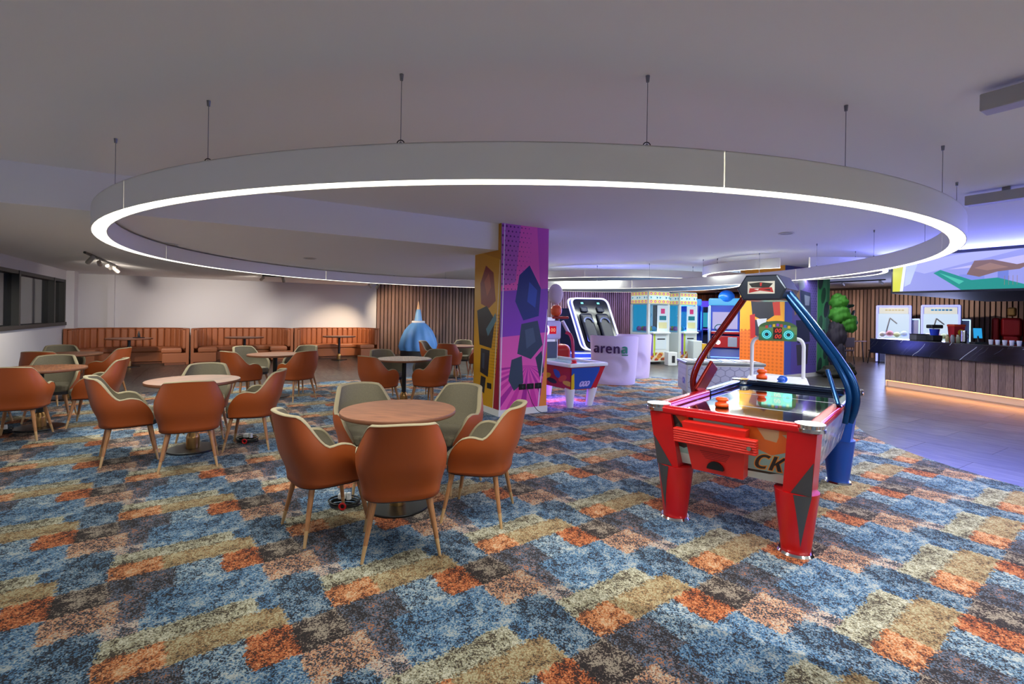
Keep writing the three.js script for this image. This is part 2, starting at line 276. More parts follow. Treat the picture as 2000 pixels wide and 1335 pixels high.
function spotTrack(p, q, heads, label, targets, col = 0xffe9c8, pow = 60) {
  const d = q.clone().sub(p), o = thing('spot_track', label, 'spot light', p);
  const body = mesh('track', bar(V(0, -0.02, 0), d.clone().setY(d.y - 0.02), 0.02, 0.02, 8), M.frame, o);
  for (const t of heads.map((h, i) => [h, targets[i]])) {
    const base = d.clone().multiplyScalar(t[0]).add(V(0, -0.1, 0)), aim = t[1].clone().sub(p).sub(base).normalize();
    const hd = mesh('spot_head', [bar(base.clone().addScaledVector(aim, -0.08), base.clone().addScaledVector(aim, 0.09), 0.035, 0.04, 14), bar(base, base.clone().add(V(0, 0.09, 0)), 0.008, 0.008, 6)], std(0xb8b4ac, 0.4, 0.3), o);
    mesh('lens', bar(base.clone().addScaledVector(aim, 0.0905), base.clone().addScaledVector(aim, 0.094), 0.033, 0.033, 14), glow(0xfff0d0, 5), hd);
    if (pow) { const l = new THREE.SpotLight(col, pow, 0, R(32), 0.7, 2); o.add(l); l.position.copy(base).addScaledVector(aim, 0.11); l.castShadow = true; l.shadow.radius = 2; scene.add(l.target); l.target.position.copy(t[1]); }
  }
}
spotTrack(W(-1.9, 10.6, SO), W(-1.9, 13.6, SO), [0.15, 0.4, 0.7, 0.95], 'spot light track on the soffit by the window', [W(-3.2, 12.5, 0.9), W(-2.3, B1, 1.3), W(-1.2, B1, 1.4), W(-0.3, 16.6, 0.6)], 0xfff0e0, 10);
spotTrack(W(1.0, 14.2, SO), W(1.5, 14.2, SO), [0, 1], 'pair of spot lights on the soffit over the middle booth', [W(0.2, B1, 1.5), W(2.2, 16.8, 0.7)], 0xfff0e0, 11);
spotTrack(W(4.1, 15.3, SO), W(4.35, 15.3, SO), [0, 1], 'pair of spot lights at the soffit edge facing the slat wall', [W(5.9, B1, 1.2), W(3.6, 17.0, 0.7)], 0xffe0b8, 22);
spotTrack(W(18.5, 9.5, CE), W(18.5, 7.0, CE), [0.05, 0.5, 0.95], 'spot light track over the far dining corner', [W(A1, 11, 1.2), W(A1, 8.5, 1.2), W(A1, 6.5, 1.2)], 0xffe8d0, 26);

spotTrack(W(16.3, 14.4, CE), W(18.2, 14.4, CE), [0.05, 0.5, 0.95], 'added violet spot light track brightening the slat wall behind the simulator', [W(12.0, B1, 1.6), W(14.4, B1, 1.6), W(17.2, B1, 1.6)], 0xb4a4ff, 34);  // invented track, added only to lift the dark slats behind the arcade
spotTrack(W(20.2, 14.4, CE), W(20.8, 14.4, CE), [0, 1], 'pair of warm spot lights over the racing cabinets in the far corner', [W(21.4, B1, 1.6), W(A1, 15.2, 1.6)], 0xffb878, 26);
// ---------------------------------------------------------------- printed pillars
function poly(g, col, pts) { g.fillStyle = col; g.beginPath(); pts.forEach((p, i) => (i ? g.lineTo(p[0], p[1]) : g.moveTo(p[0], p[1]))); g.closePath(); g.fill(); }
function dots(g, col, x0, y0, x1, y1, s, f) { g.fillStyle = col; let r = 0; for (let y = y0; y < y1; y += s, r++) for (let x = x0 + (r % 2) * s / 2; x < x1; x += s) { const k = f(x, y); if (k > 0.3) { g.beginPath(); g.arc(x, y, k, 0, 7); g.fill(); } } }
const artMagenta = canvasTex(512, 1540, (g, w, h) => {
  g.fillStyle = '#ec5cb8'; g.fillRect(0, 0, w, h);
  poly(g, '#b85cba', [[0, 0], [200, 0], [150, 480], [0, 520]]); poly(g, '#cc4cb8', [[380, 0], [512, 0], [512, 700], [430, 640]]);
  dots(g, '#5c1f70', 10, 20, 330, 620, 40, (x, y) => 11 - x / 45 - y / 160);
  poly(g, '#8a3cbc', [[0, 560], [512, 520], [512, 900], [0, 940]]);
  for (let i = 0; i < 13; i++) { const t = Math.PI * (0.08 + i / 14), x = 300, y = 1180; poly(g, i % 2 ? '#d63ba6' : '#b02a9a', [[x, y], [x + 700 * Math.cos(t), y + 420 * Math.sin(t)], [x + 700 * Math.cos(t + 0.12), y + 420 * Math.sin(t + 0.12)]]); }
  // plain abstract shards in the colours of the print
  poly(g, '#1a2c78', [[190, 420], [300, 330], [430, 520], [410, 760], [240, 800], [150, 640]]); poly(g, '#2c4cae', [[300, 470], [390, 540], [370, 690], [280, 640]]);
  poly(g, '#37465c', [[220, 830], [400, 800], [460, 1010], [330, 1130], [180, 1080]]); poly(g, '#4b5c74', [[260, 880], [350, 860], [380, 980], [280, 1040]]);
  poly(g, '#37465c', [[120, 1130], [230, 1100], [250, 1330], [150, 1390], [90, 1300]]); poly(g, '#2e3b52', [[380, 1120], [450, 1060], [480, 1240], [430, 1290]]);
  g.strokeStyle = '#e6dcec'; g.lineWidth = 10; g.beginPath(); g.moveTo(30, -10); g.lineTo(4, h); g.stroke();
  poly(g, '#e88a3c', [[512, 1000], [512, h], [430, h]]); g.beginPath(); g.moveTo(512, 700); g.lineTo(418, h); g.stroke();
});
const artGold = canvasTex(512, 1540, (g, w, h) => {
  g.fillStyle = '#dba017'; g.fillRect(0, 0, w, h);
  poly(g, '#c88a10', [[0, 0], [512, 0], [512, 300], [0, 180]]);
  dots(g, '#8a5c0c', 220, 760, 512, 1300, 26, (x, y) => (x - 180) / 40);
  poly(g, '#8c2a22', [[120, 480], [230, 330], [380, 400], [430, 640], [300, 700], [140, 660]]); poly(g, '#b24a34', [[200, 470], [290, 400], [340, 520], [260, 600]]);
  poly(g, '#20242c', [[60, 720], [260, 680], [420, 800], [360, 1040], [120, 1020]]); poly(g, '#4f7f92', [[250, 880], [430, 740], [450, 800], [290, 940]]);
  poly(g, '#232833', [[150, 1050], [330, 1060], [300, 1290], [140, 1260]]); poly(g, '#39485a', [[180, 1090], [230, 1090], [220, 1230], [180, 1220]]); poly(g, '#1c2028', [[160, 1290], [260, 1300], [230, 1440], [140, 1410]]);
  poly(g, '#a01c3c', [[512, 700], [512, h], [410, h]]); g.strokeStyle = '#efe6da'; g.lineWidth = 9; g.beginPath(); g.moveTo(500, 300); g.lineTo(404, h); g.stroke();
});
const artOrange = canvasTex(512, 1400, (g, w, h) => {
  g.fillStyle = '#f4a81c'; g.fillRect(0, 0, w, h);
  poly(g, '#f07818', [[0, 860], [512, 780], [512, h], [0, h]]);
  for (let y = 820; y < h; y += 46) for (let x = 0; x < w; x += 46) poly(g, '#d8640e', [[x + 23, y + 6], [x + 40, y + 23], [x + 23, y + 40], [x + 6, y + 23]]);
  poly(g, '#8a1e16', [[120, 260], [300, 180], [420, 300], [330, 420], [160, 400]]); poly(g, '#c8ccd2', [[210, 250], [290, 240], [300, 380], [240, 420]]);
  poly(g, '#2b2a30', [[130, 430], [400, 400], [430, 620], [300, 720], [150, 640]]); poly(g, '#8f949c', [[320, 300], [440, 340], [430, 470], [340, 460]]); poly(g, '#d8341c', [[380, 470], [460, 460], [470, 640], [400, 640]]);
  poly(g, '#34343c', [[180, 700], [330, 720], [290, 960], [170, 900]]); poly(g, '#d2d4d8', [[200, 690], [320, 680], [300, 800], [220, 790]]); poly(g, '#c02a18', [[120, 640], [180, 620], [190, 930], [130, 960]]);
});
const artPurple = canvasTex(512, 1400, (g, w, h) => {
  g.fillStyle = '#6c5cb4'; g.fillRect(0, 0, w, h);
  poly(g, '#5a68c8', [[0, 0], [130, 0], [90, h], [0, h]]); dots(g, '#463a84', 260, 100, 512, 1300, 34, (x) => (x - 230) / 30);
  poly(g, '#7a7fa8', [[190, 160], [280, 120], [310, 260], [220, 330]]); poly(g, '#a8866a', [[110, 330], [220, 300], [240, 560], [150, 640]]); poly(g, '#39406a', [[230, 300], [400, 330], [410, 620], [260, 680]]); poly(g, '#8e93ba', [[300, 360], [390, 380], [380, 500], [310, 500]]);
  poly(g, '#2c3050', [[170, 700], [380, 690], [400, 980], [200, 1000]]); poly(g, '#4e4a56', [[180, 1020], [380, 1010], [360, 1280], [200, 1290]]);
});
const artGreen = canvasTex(256, 1024, (g, w, h) => {
  g.fillStyle = '#3aa05a'; g.fillRect(0, 0, w, h); poly(g, '#58c07a', [[120, 0], [200, 0], [170, h], [90, h]]);
  for (let i = 0; i < 7; i++) { g.fillStyle = i % 2 ? '#1c5a34' : '#123c26'; g.beginPath(); g.ellipse(60 + (i % 3) * 60, 120 + i * 140, 46, 84, 0.3, 0, 7); g.fill(); }
});
const core = std(0xcfcad0, 0.6);
function pillar(a0, a1, b0, b1, label, arts) {
  const o = thing('printed_pillar', label, 'pillar', W((a0 + a1) / 2, (b0 + b1) / 2), TH), w = a1 - a0, d = b1 - b0;
  mesh('core', bx(w, CE, d, 0, CE / 2, 0), core, o);
  for (const [face, art, f0, f1, name] of arts) {
    const m = std(0xffffff, 0.35, 0, { map: art }), H = CE - 0.1;
    const fw = face === 'front' ? w : d, pw = (f1 - f0) * fw - 0.004, off = ((f0 + f1) / 2 - 0.5) * fw;
    const p = mesh(name, face === 'front' ? [plane(pw, H, off, 0.1 + H / 2, d / 2 + 0.006)] : [plane(pw, H, -w / 2 - 0.006, 0.1 + H / 2, off, -Math.PI / 2)], m, o);
  }
  mesh('baseboard', [bx(w + 0.03, 0.1, 0.015, 0, 0.05, d / 2 + 0.0075), bx(w + 0.03, 0.1, 0.015, 0, 0.05, -d / 2 - 0.0075), bx(0.015, 0.1, d, -w / 2 - 0.0075, 0.05, 0), bx(0.015, 0.1, d, w / 2 + 0.0075, 0.05, 0)], M.white, o);
  return o;
}
{
  const p1 = pillar(3.55, 4.4, 6.12, 6.95, 'square pillar wrapped in magenta and golden comic style print', [['front', artMagenta, 0, 1, 'magenta_panel'], ['side', artGold, 0, 1, 'gold_panel']]);
  for (let i = 0; i < 3; i++) { const s = mesh('power_socket', rb(0.12, 0.085, 0.012, -0.06 + i * 0.145 + 0.03, 0.42, 0.428, 0.004, 1), M.black, p1); mesh('socket_hole', [cy(0.022, 0.022, 0.004, -0.06 + i * 0.145 + 0.03, 0.42, 0, 16).translate(0, -0.42, 0).rotateX(Math.PI / 2).translate(0, 0.42, 0.435)], M.dark, s); }
  mesh('power_socket', rb(0.012, 0.085, 0.13, -0.432, 0.42, 0.12, 0.004, 1), M.black, p1);
  one('power_cable', 'thin black power cable running from the magenta pillar socket along the carpet', 'cable', tube([W(4.02, 6.1, 0.42), W(4.05, 6.07, 0.3), W(4.12, 6.06, 0.14), W(4.22, 6.02, 0.03), W(4.4, 5.94, 0.012), W(4.55, 5.9, 0.012)], 0.005, 40, 6), M.black);
  pillar(12.1, 14.3, 6.7, 7.9, 'square pillar wrapped in orange, purple and green comic style print', [['side', artOrange, 0, 1, 'orange_panel'], ['front', artPurple, 0, 0.7, 'purple_panel'], ['front', artGreen, 0.71, 1, 'green_panel']]);
}

// ---------------------------------------------------------------- tub chairs
function makeChair() {
  const o = thing('tub_chair', '', 'chair'), NU = 56, NV = 14, FM = 130;
  const sm = (t) => { t = Math.min(1, Math.max(0, t)); return t * t * (3 - 2 * t); };
  const topY = (f) => { f = Math.abs(f); if (f < 40) return 0.85 - 0.012 * (f / 40) ** 2; if (f < 76) return 0.838 - 0.208 * sm((f - 40) / 36); if (f < 100) return 0.63 + 0.012 * Math.sin((f - 76) / 24 * Math.PI); return 0.63 - 0.2 * ((f - 100) / 30) ** 1.5; };
  const pt = (f, y, off) => {
    const t = R(f), n = 3.2, s = 0.86 + 0.14 * sm((y - 0.36) / 0.22), A = 0.285 * s * (1 - 0.17 * sm((y - 0.6) / 0.26)) - off, B = 0.275 * s - off;
    const r = 1 / Math.pow(Math.pow(Math.abs(Math.sin(t)) / A, n) + Math.pow(Math.abs(Math.cos(t)) / B, n), 1 / n);
    const lean = Math.max(0, Math.cos(t)) * Math.max(0, y - 0.45) * 0.2;
    return V(r * Math.sin(t), y, r * Math.cos(t) + lean);
  };
  const grid = (rows, cols) => {
    const pos = [], uv = [], idx = []; rows.forEach((row, j) => row.forEach((p, i) => { pos.push(p.x, p.y, p.z); uv.push(i / (cols - 1) * 1.4, j / 10); }));
    for (let j = 0; j < rows.length - 1; j++) for (let i = 0; i < cols - 1; i++) { const a = j * cols + i, b = a + 1, c = a + cols, d = c + 1; idx.push(a, b, c, b, d, c); }
    const g = new THREE.BufferGeometry(); g.setAttribute('position', new THREE.Float32BufferAttribute(pos, 3)); g.setAttribute('uv', new THREE.Float32BufferAttribute(uv, 2)); g.setIndex(idx); g.computeVertexNormals(); return g;
  };
  const fs = []; for (let i = 0; i <= NU; i++) fs.push(-FM + 2 * FM * i / NU);
  const outer = []; outer.push(fs.map((f) => pt(f, 0.36, 0.03).setY(0.355)));
  for (let j = 0; j <= NV; j++) outer.push(fs.map((f) => pt(f, 0.36 + (topY(f) - 0.006 - 0.36) * j / NV, 0)));
  mesh('shell', grid(outer, NU + 1), M.leather, o);
  const inner = []; for (let j = 0; j <= 10; j++) inner.push(fs.map((f) => pt(f, 0.42 + (topY(f) - 0.01 - 0.42) * j / 10, 0.033)));
  mesh('inner_upholstery', grid(inner, NU + 1), M.fabric, o);
  const rim = []; for (let k = 0; k <= 6; k++) rim.push(fs.map((f) => { const y = topY(f), t = Math.PI * k / 6, a = pt(f, y - 0.008, -0.002), b = pt(f, y - 0.012, 0.034); return a.clone().lerp(b, (1 - Math.cos(t)) / 2).add(V(0, 0.012 * Math.sin(t), 0)); }));
  const ends = []; for (const f of [-FM, FM]) ends.push(grid([0, 1, 2, 3].map((k) => { const y = 0.36 + (topY(f) - 0.36) * k / 3; return [pt(f, y, -0.001), pt(f, y, 0.034)]; }), 2));
  mesh('rim_piping', [grid(rim, NU + 1), ...ends], M.rim, o);
  const st = []; for (let i = 0; i < 40; i++) { const f = i * 9, p = pt(f, 0.5, 0.045); st.push([p.x, Math.abs(f - 180) < 60 ? p.z * 1.08 : p.z]); }
  mesh('seat', slab(st, 0.385, 0.475, 0.022), M.fabric, o);
  const us = []; for (let i = 0; i < 40; i++) { const p = pt(i * 9, 0.36, 0.01); us.push([p.x, p.z]); }
  mesh('underframe', slab(us, 0.35, 0.39), M.dark, o);
  for (const sx of [-1, 1]) for (const sz of [-1, 1]) {
    const p = V(sx * 0.165, 0.36, sz * 0.155), q = V(sx * 0.232, 0.0, sz * 0.222), m = p.clone().lerp(q, 0.72);
    const l = mesh('leg', bar(m, p, 0.0135, 0.02, 12), M.leg, o); mesh('leg_tip', bar(q, m, 0.0095, 0.0135, 12), M.legTip, l);
  }
  return o;
}
const woodDisc = (r) => { const g = cy(r, r, 0.006, 0, 0, 0, 56); return worldUV(g, (x, y, z) => [x / 0.5 + 0.5, z / 1.0 + 0.5]); };
function makeTable(r, label, pos, turn, group) {
  const o = thing('round_table', label, 'table', pos, turn, group);
  const t = mesh('table_top', lathe([[0, 0.715], [r - 0.02, 0.715], [r - 0.004, 0.72], [r, 0.728], [r, 0.744], [r - 0.003, 0.7485]], 56), M.woodEdge, o); mesh('top_veneer', woodDisc(r - 0.003).translate(0, 0.7470, 0), M.wood, t);
  mesh('column', cy(0.036, 0.036, 0.6, 0, 0.415, 0, 20), M.black, o);
  mesh('brass_collar', lathe([[0.062, 0.018], [0.064, 0.03], [0.064, 0.13], [0.06, 0.15], [0.045, 0.185], [0.04, 0.2], [0.0, 0.2]], 32), M.brass, o);
  mesh('base_disc', lathe([[0, 0], [0.24, 0], [0.243, 0.004], [0.243, 0.014], [0.238, 0.018], [0, 0.018]], 48), M.black, o);
  return o;
}
const T = { 1: [-0.87, -3.75], 2: [-3.42, -5.19], 3: [-5.88, -6.01], 4: [-4.17, -8.5], 5: [-1.78, -8.0], 6: [-1.32, -11.5], 7: [-7.38, -8.01] };
const tableName = { 1: 'the five-chair table', 2: 'the table with a cable loop', 3: 'the table with a plug on its base', 4: 'the table facing the middle booth', 5: 'the table beside the golden print', 6: 'the table by the slat wall', 7: 'the table under the window' };
for (const k in T) makeTable(k < 3 ? 0.44 : 0.45, 'round brown wood table on a black pedestal, ' + { 1: 'ringed by five chairs', 2: 'cable bundle beside its chairs', 3: 'white plug on its base', 4: 'facing the middle booth', 5: 'beside the golden side of the pillar', 6: 'in front of the slat wall', 7: 'under the window' }[k], V(T[k][0], 0.003, T[k][1]), k * 1.3, 'round dining tables');
const chairList = [[1, 0.93, 15, 'open carpet side'], [1, 0.86, -47, 'cable side'], [1, 0.95, 80, 'air hockey side'], [1, 0.9, -143, 'booth side'], [1, 0.9, 150, 'pillar side'],
  [2, 0.84, -50, 'window side'], [2, 0.88, 31, 'open carpet side'], [2, 0.86, 108, 'pillar side'], [2, 0.86, -157, 'booth side'],
  [3, 0.84, 26, 'open carpet side'], [3, 0.82, 122, 'pillar side'], [3, 0.88, -146, 'booth side'], [3, 1.24, -98, 'window side'],
  [4, 0.86, -30, 'window side'], [4, 0.86, 62, 'open carpet side'], [4, 0.95, -118, 'booth side'], [4, 0.98, 168, 'slat wall side'],
  [5, 0.84, -30, 'window side'], [5, 0.84, 62, 'pillar side'], [5, 0.88, -138, 'booth side'], [5, 1.02, 154, 'slat wall side'],
  [6, 0.86, -99, 'booth side'], [6, 0.84, -10, 'open carpet side'], [6, 0.82, 172, 'slat wall side'], [6, 0.86, 80, 'pillar side'],
  [7, 0.84, 18, 'open carpet side'], [7, 0.86, -131, 'window side'], [7, 0.82, 106, 'pillar side']];
let chair0 = null;
for (const [k, dist, ang, side] of chairList) {
  const r = dist - 0.3, t = R(ang), p = V(T[k][0] + r * Math.sin(t), 0.003, T[k][1] + r * Math.cos(t));
  const label = 'rust leather tub chair at ' + tableName[k] + ', ' + side;
  if (!chair0) { chair0 = makeChair(); chair0.position.copy(p); chair0.rotation.y = t; chair0.userData.label = label; chair0.userData.group = 'rust leather tub chairs'; }
  else copyThing(chair0, p, t + (rnd() - 0.5) * 0.08, label, 'rust leather tub chairs');
}
// cable bundles by the table bases
function cableBundle(x, z, label) {
  const o = thing('cable_bundle', label, 'cable', V(x, 0.004, z));
  const g = []; for (let i = 0; i < 5; i++) g.push(new THREE.TorusGeometry(0.085 + 0.012 * Math.sin(i * 2.1), 0.006, 6, 32).rotateX(Math.PI / 2 + 0.05 * (i - 2)).scale(1.25, 1, 0.8).translate(0.008 * Math.sin(i * 3), 0.012 + i * 0.009, 0.006 * Math.cos(i * 2)));
  mesh('cord', g, M.black, o); mesh('tie', new THREE.TorusGeometry(0.022, 0.008, 8, 16).translate(0.0, 0.03, 0.08).rotateY(0.1), M.red, o);
  mesh('plug', [rb(0.06, 0.045, 0.05, -0.03, 0.07, -0.03, 0.012), cy(0.016, 0.02, 0.05, 0.02, 0.07, -0.03, 12)], M.plug, o);
}
cableBundle(-1.27, -3.72, 'black coiled cable with white plug and red tie under the five-chair table');
cableBundle(-3.0, -5.5, 'black coiled cable loop with plug under the table in the middle of the carpet');
cableBundle(-6.05, -5.72, 'black coiled cable with white plug on the pedestal base near the window');

// ---------------------------------------------------------------- curved booths
function booth(ac, wdt, label) {
  const o = thing('curved_booth', label, 'booth', W(ac, B1 - 0.16), TH, 'curved booths'), r = 0.78, dep = 1.22, hb = wdt / 2;
  const path = (off) => {   // from the front end, around the back, to the other front end; z = 0 is the back
    const rr = r - off, pts = []; const x = hb - off;
    pts.push([-x, dep]); for (let i = 0; i <= 12; i++) { const t = Math.PI / 2 * i / 12; pts.push([-hb + r - rr * Math.cos(t), r - rr * Math.sin(t)]); }
    for (let i = 0; i <= 12; i++) { const t = Math.PI / 2 * (1 - i / 12); pts.push([hb - r + rr * Math.cos(t), r - rr * Math.sin(t)]); } pts.push([x, dep]); return pts;
  };
  const band = (o1, o2) => [...path(o1), ...path(o2).reverse()];
  mesh('back_shell', slab(band(0, 0.07), 0, 0.97, 0.012), M.sofa, o);
  mesh('seat_base', slab(band(0.07, 0.6), 0.06, 0.32, 0.012), M.sofa, o);
  mesh('seat_cushion', slab(band(0.17, 0.62), 0.325, 0.46, 0.035), M.sofa, o);
  mesh('plinth', slab(band(0.08, 0.55), 0, 0.06), M.sofaBase, o);
  // channels
  const pp = path(0.115), cum = [0]; for (let i = 1; i < pp.length; i++) cum.push(cum[i - 1] + Math.hypot(pp[i][0] - pp[i - 1][0], pp[i][1] - pp[i - 1][1]));
  const L = cum[cum.length - 1], n = Math.round(L / 0.17), w = L / n, g = rb(w - 0.006, 0.54, 0.1, 0, 0.7, 0, 0.045, 3);
  for (let k = 0; k < n; k++) {
    const s = (k + 0.5) * w; let i = 1; while (cum[i] < s) i++; const t = (s - cum[i - 1]) / (cum[i] - cum[i - 1]), p = pp[i - 1], q = pp[i];
    const c = mesh('channel', g, M.sofa, o); c.position.set(p[0] + (q[0] - p[0]) * t, 0, p[1] + (q[1] - p[1]) * t); c.rotation.y = Math.atan2(-(q[1] - p[1]), q[0] - p[0]);
  }
  mesh('piping', slab(band(0.0, 0.15), 0.965, 0.99, 0.01), M.sofa, o);
}
booth(-1.95, 2.6, 'curved tan leather booth with channel back beside the window'); booth(0.69, 2.6, 'curved tan leather booth with channel back between the two other booths'); booth(3.33, 2.6, 'curved tan leather booth with channel back next to the slat wall');
[[-1.95, 'beside the window'], [0.69, 'between the other booths'], [3.33, 'next to the slat wall']].forEach(([a, s], i) => makeTable(0.5, 'round wood pedestal table inside the booth ' + s, W(a, 15.95), i, 'booth tables'));
{ const o = thing('serving_stand', 'small dark bottle stand on the table inside the booth beside the window', 'stand', W(-1.75, 15.95, 0.751)); mesh('tray', rb(0.22, 0.02, 0.14, 0, 0.01, 0, 0.006), M.dark, o); mesh('bottle', lathe([[0, 0.02], [0.03, 0.02], [0.03, 0.1], [0.012, 0.14], [0.012, 0.18], [0, 0.18]], 16), M.dark, o); }

// ---------------------------------------------------------------- the red and blue air hockey table
const printFront = canvasTex(768, 384, (g, w, h) => {
  g.fillStyle = '#8fb4ac'; g.fillRect(0, 0, w, h);
  poly(g, '#2c2a28', [[0, 0], [180, 0], [150, 210], [60, 260], [0, 240]]); poly(g, '#c8481c', [[60, 0], [150, 0], [120, 130]]); poly(g, '#55524c', [[0, 120], [70, 60], [90, 200], [20, 230]]);
  poly(g, '#e06a2a', [[480, 0], [768, 0], [768, 130], [640, 190], [520, 150]]); poly(g, '#c9a27a', [[560, 0], [680, 0], [660, 90], [590, 80]]); poly(g, '#b8a88a', [[690, 30], [768, 10], [768, 90]]);
  poly(g, '#c6d4cc', [[0, 300], [768, 320], [768, 384], [0, 384]]);
  g.font = 'italic bold 130px sans-serif'; g.lineWidth = 12; g.strokeStyle = '#e8902c'; g.fillStyle = '#23262c';
  g.strokeText('F', 90, 300); g.fillText('F', 90, 300); g.font = 'italic bold 150px sans-serif'; g.strokeText('CK', 520, 300); g.fillText('CK', 520, 300);
  poly(g, '#1c1e22', [[470, 318], [700, 312], [640, 330], [490, 336]]);
});
const printSide = canvasTex(1024, 256, (g, w, h) => {
  g.fillStyle = '#9a98a4'; g.fillRect(0, 0, w, h); let s = 5; const r = () => { s = (s * 16807) % 2147483647; return s / 2147483647; };
  for (let i = 0; i < 70; i++) { const x = r() * w, y = r() * h; poly(g, ['#54525e', '#c4bcc4', '#8a3a34', '#d8d4da', '#3c3a46', '#b07a6a'][i % 6], [[x, y], [x + 30 + r() * 60, y - 20 + r() * 40], [x + 10 + r() * 40, y + 30 + r() * 60]]); }
});
{
  const o = thing('air_hockey_table', 'large red and blue air hockey table with an overhead arch and black playfield', 'air hockey', V(2.15, 0.003, -4.05), -0.722);
  const w = 0.52, l = 1.05, black = std(0x06070a, 0.04, 0, {}), field = new THREE.MeshPhysicalMaterial({ color: 0x0a0b0f, roughness: 0.05, clearcoat: 1, clearcoatRoughness: 0.03 });
  mesh('cabinet', hexa([-w + 0.02, w - 0.02, -l + 0.02, l - 0.02], [-w + 0.09, w - 0.09, -l + 0.14, l - 0.14], 0.79, 0.43), std(0x8f1016, 0.4), o);
  mesh('playfield', bx(2 * w - 0.14, 0.02, 2 * l - 0.14, 0, 0.79, 0), field, o);
  for (const z of [-0.35, 0.35]) mesh('field_line', bx(2 * w - 0.14, 0.001, 0.008, 0, 0.8008, z), std(0xd0d4dc, 0.3), o);
  // rails: red on the near half, dark blue on the far half
  const rail = (p, q, m, name = 'rail') => { const d = q.clone().sub(p), L = d.length(), g = rb(0.085, 0.06, L, 0, 0, 0, 0.022, 3); g.rotateY(Math.atan2(d.x, d.z)); g.translate((p.x + q.x) / 2, 0.82, (p.z + q.z) / 2); return mesh(name, g, m, o); };
  const redRail = std(0xc4161a, 0.2, 0.25), darkRail = std(0x1a2740, 0.18, 0.6);
  rail(V(-w, 0, l - 0.02), V(w, 0, l - 0.02), redRail); rail(V(-w + 0.02, 0, 0), V(-w + 0.02, 0, l), redRail); rail(V(w - 0.02, 0, 0), V(w - 0.02, 0, l), redRail);
  rail(V(-w, 0, -l + 0.02), V(w, 0, -l + 0.02), darkRail); rail(V(-w + 0.02, 0, -l), V(-w + 0.02, 0, 0), darkRail); rail(V(w - 0.02, 0, -l), V(w - 0.02, 0, 0), darkRail);
  for (const sx of [-1, 1]) for (const sz of [-1, 1]) mesh('corner_cap', [cy(0.085, 0.08, 0.03, sx * (w - 0.03), 0.842, sz * (l - 0.04), 24), cy(0.085, 0.085, 0.02, sx * (w - 0.03), 0.82, sz * (l - 0.04), 24)], M.chrome, o);
  // outer panels follow the taper of the cabinet
  const quad = (a, b, c, d) => { const g = new THREE.BufferGeometry(); g.setAttribute('position', new THREE.Float32BufferAttribute([a, b, c, a, c, d].flatMap((v) => [v.x, v.y, v.z]), 3)); g.setAttribute('uv', new THREE.Float32BufferAttribute([0, 0, 1, 0, 1, 1, 0, 0, 1, 1, 0, 1], 2)); g.computeVertexNormals(); return g; };
  const F = (x, t) => V(x * (1 - 0.13 * t), 0.79 - 0.37 * t, l - 0.012 - 0.12 * t);      // the near face
  mesh('front_print', quad(F(-0.42, 1), F(0.42, 1), F(0.42, 0), F(-0.42, 0)), std(0xffffff, 0.25, 0, { map: printFront }), o);
  const S = (z, t, s) => V(s * (w - 0.012 - 0.07 * t), 0.79 - 0.36 * t, z * (1 - 0.11 * t));
  for (const s of [-1, 1]) mesh('side_print', s > 0 ? quad(S(0.86, 1, s), S(-0.86, 1, s), S(-0.86, 0, s), S(0.86, 0, s)) : quad(S(-0.86, 1, s), S(0.86, 1, s), S(0.86, 0, s), S(-0.86, 0, s)), std(0xffffff, 0.15, 0.1, { map: printSide }), o);
  const grey = std(0x46464a, 0.35, 0.2);
  for (const sx of [-1, 1]) for (const sz of [-1, 1]) {
    const m = sz > 0 ? M.red : M.blue, X = (x) => sx * x, Z = (z) => sz * z;
    const c = (x0, x1, z0, z1, y) => { const p = [V(X(x0), y, Z(z1)), V(X(x1), y, Z(z1)), V(X(x1), y, Z(z0)), V(X(x0), y, Z(z0))]; return sx * sz > 0 ? p : p.reverse(); };
    const post = mesh('corner_post', hull8(c(0.34, 0.5, 0.78, 1.0, 0.4), c(0.375, 0.535, 0.88, 1.065, 0.8)), m, o);
    const lg = mesh('leg', [cy(0.13, 0.085, 0.39, 0, 0.205, 0, 20).scale(1, 1, 0.95).translate(sx * 0.4, 0, sz * 0.9)], m, o);
    if (sz > 0) {
      const pf = (x, y) => { const k = (0.8 - y) / 0.4; return V(sx * x, y, 1.068 - 0.065 * k); };
      mesh('grey_wedge', sx > 0 ? quad(pf(0.385, 0.402), pf(0.5, 0.402), pf(0.515, 0.62), pf(0.513, 0.62)) : quad(pf(0.5, 0.402), pf(0.385, 0.402), pf(0.513, 0.62), pf(0.515, 0.62)), grey, post);
      const wp = [], wi = [], wu = [], lr = (y) => 0.085 + 0.045 * (y - 0.01) / 0.39 + 0.0012;
      for (let j = 0; j <= 8; j++) for (let i = 0; i <= 6; i++) { const y = 0.06 + 0.34 * j / 8, c0 = sx * 0.45, hw = 0.42 * j / 8, a = c0 + (i / 6 * 2 - 1) * hw; wp.push(sx * 0.4 + lr(y) * Math.sin(a), y, 0.9 + 0.95 * lr(y) * Math.cos(a)); wu.push(0, 0); }
      for (let j = 0; j < 8; j++) for (let i = 0; i < 6; i++) { const a = j * 7 + i; wi.push(a, a + 1, a + 7, a + 1, a + 8, a + 7); }
      const wg = new THREE.BufferGeometry(); wg.setAttribute('position', new THREE.Float32BufferAttribute(wp, 3)); wg.setAttribute('uv', new THREE.Float32BufferAttribute(wu, 2)); wg.setIndex(wi); wg.computeVertexNormals(); mesh('grey_wedge', wg, grey, lg);
    }
    mesh('foot', [cy(0.1, 0.11, 0.016, sx * 0.4, 0.008, sz * 0.9, 20)], M.chrome, lg);
  }
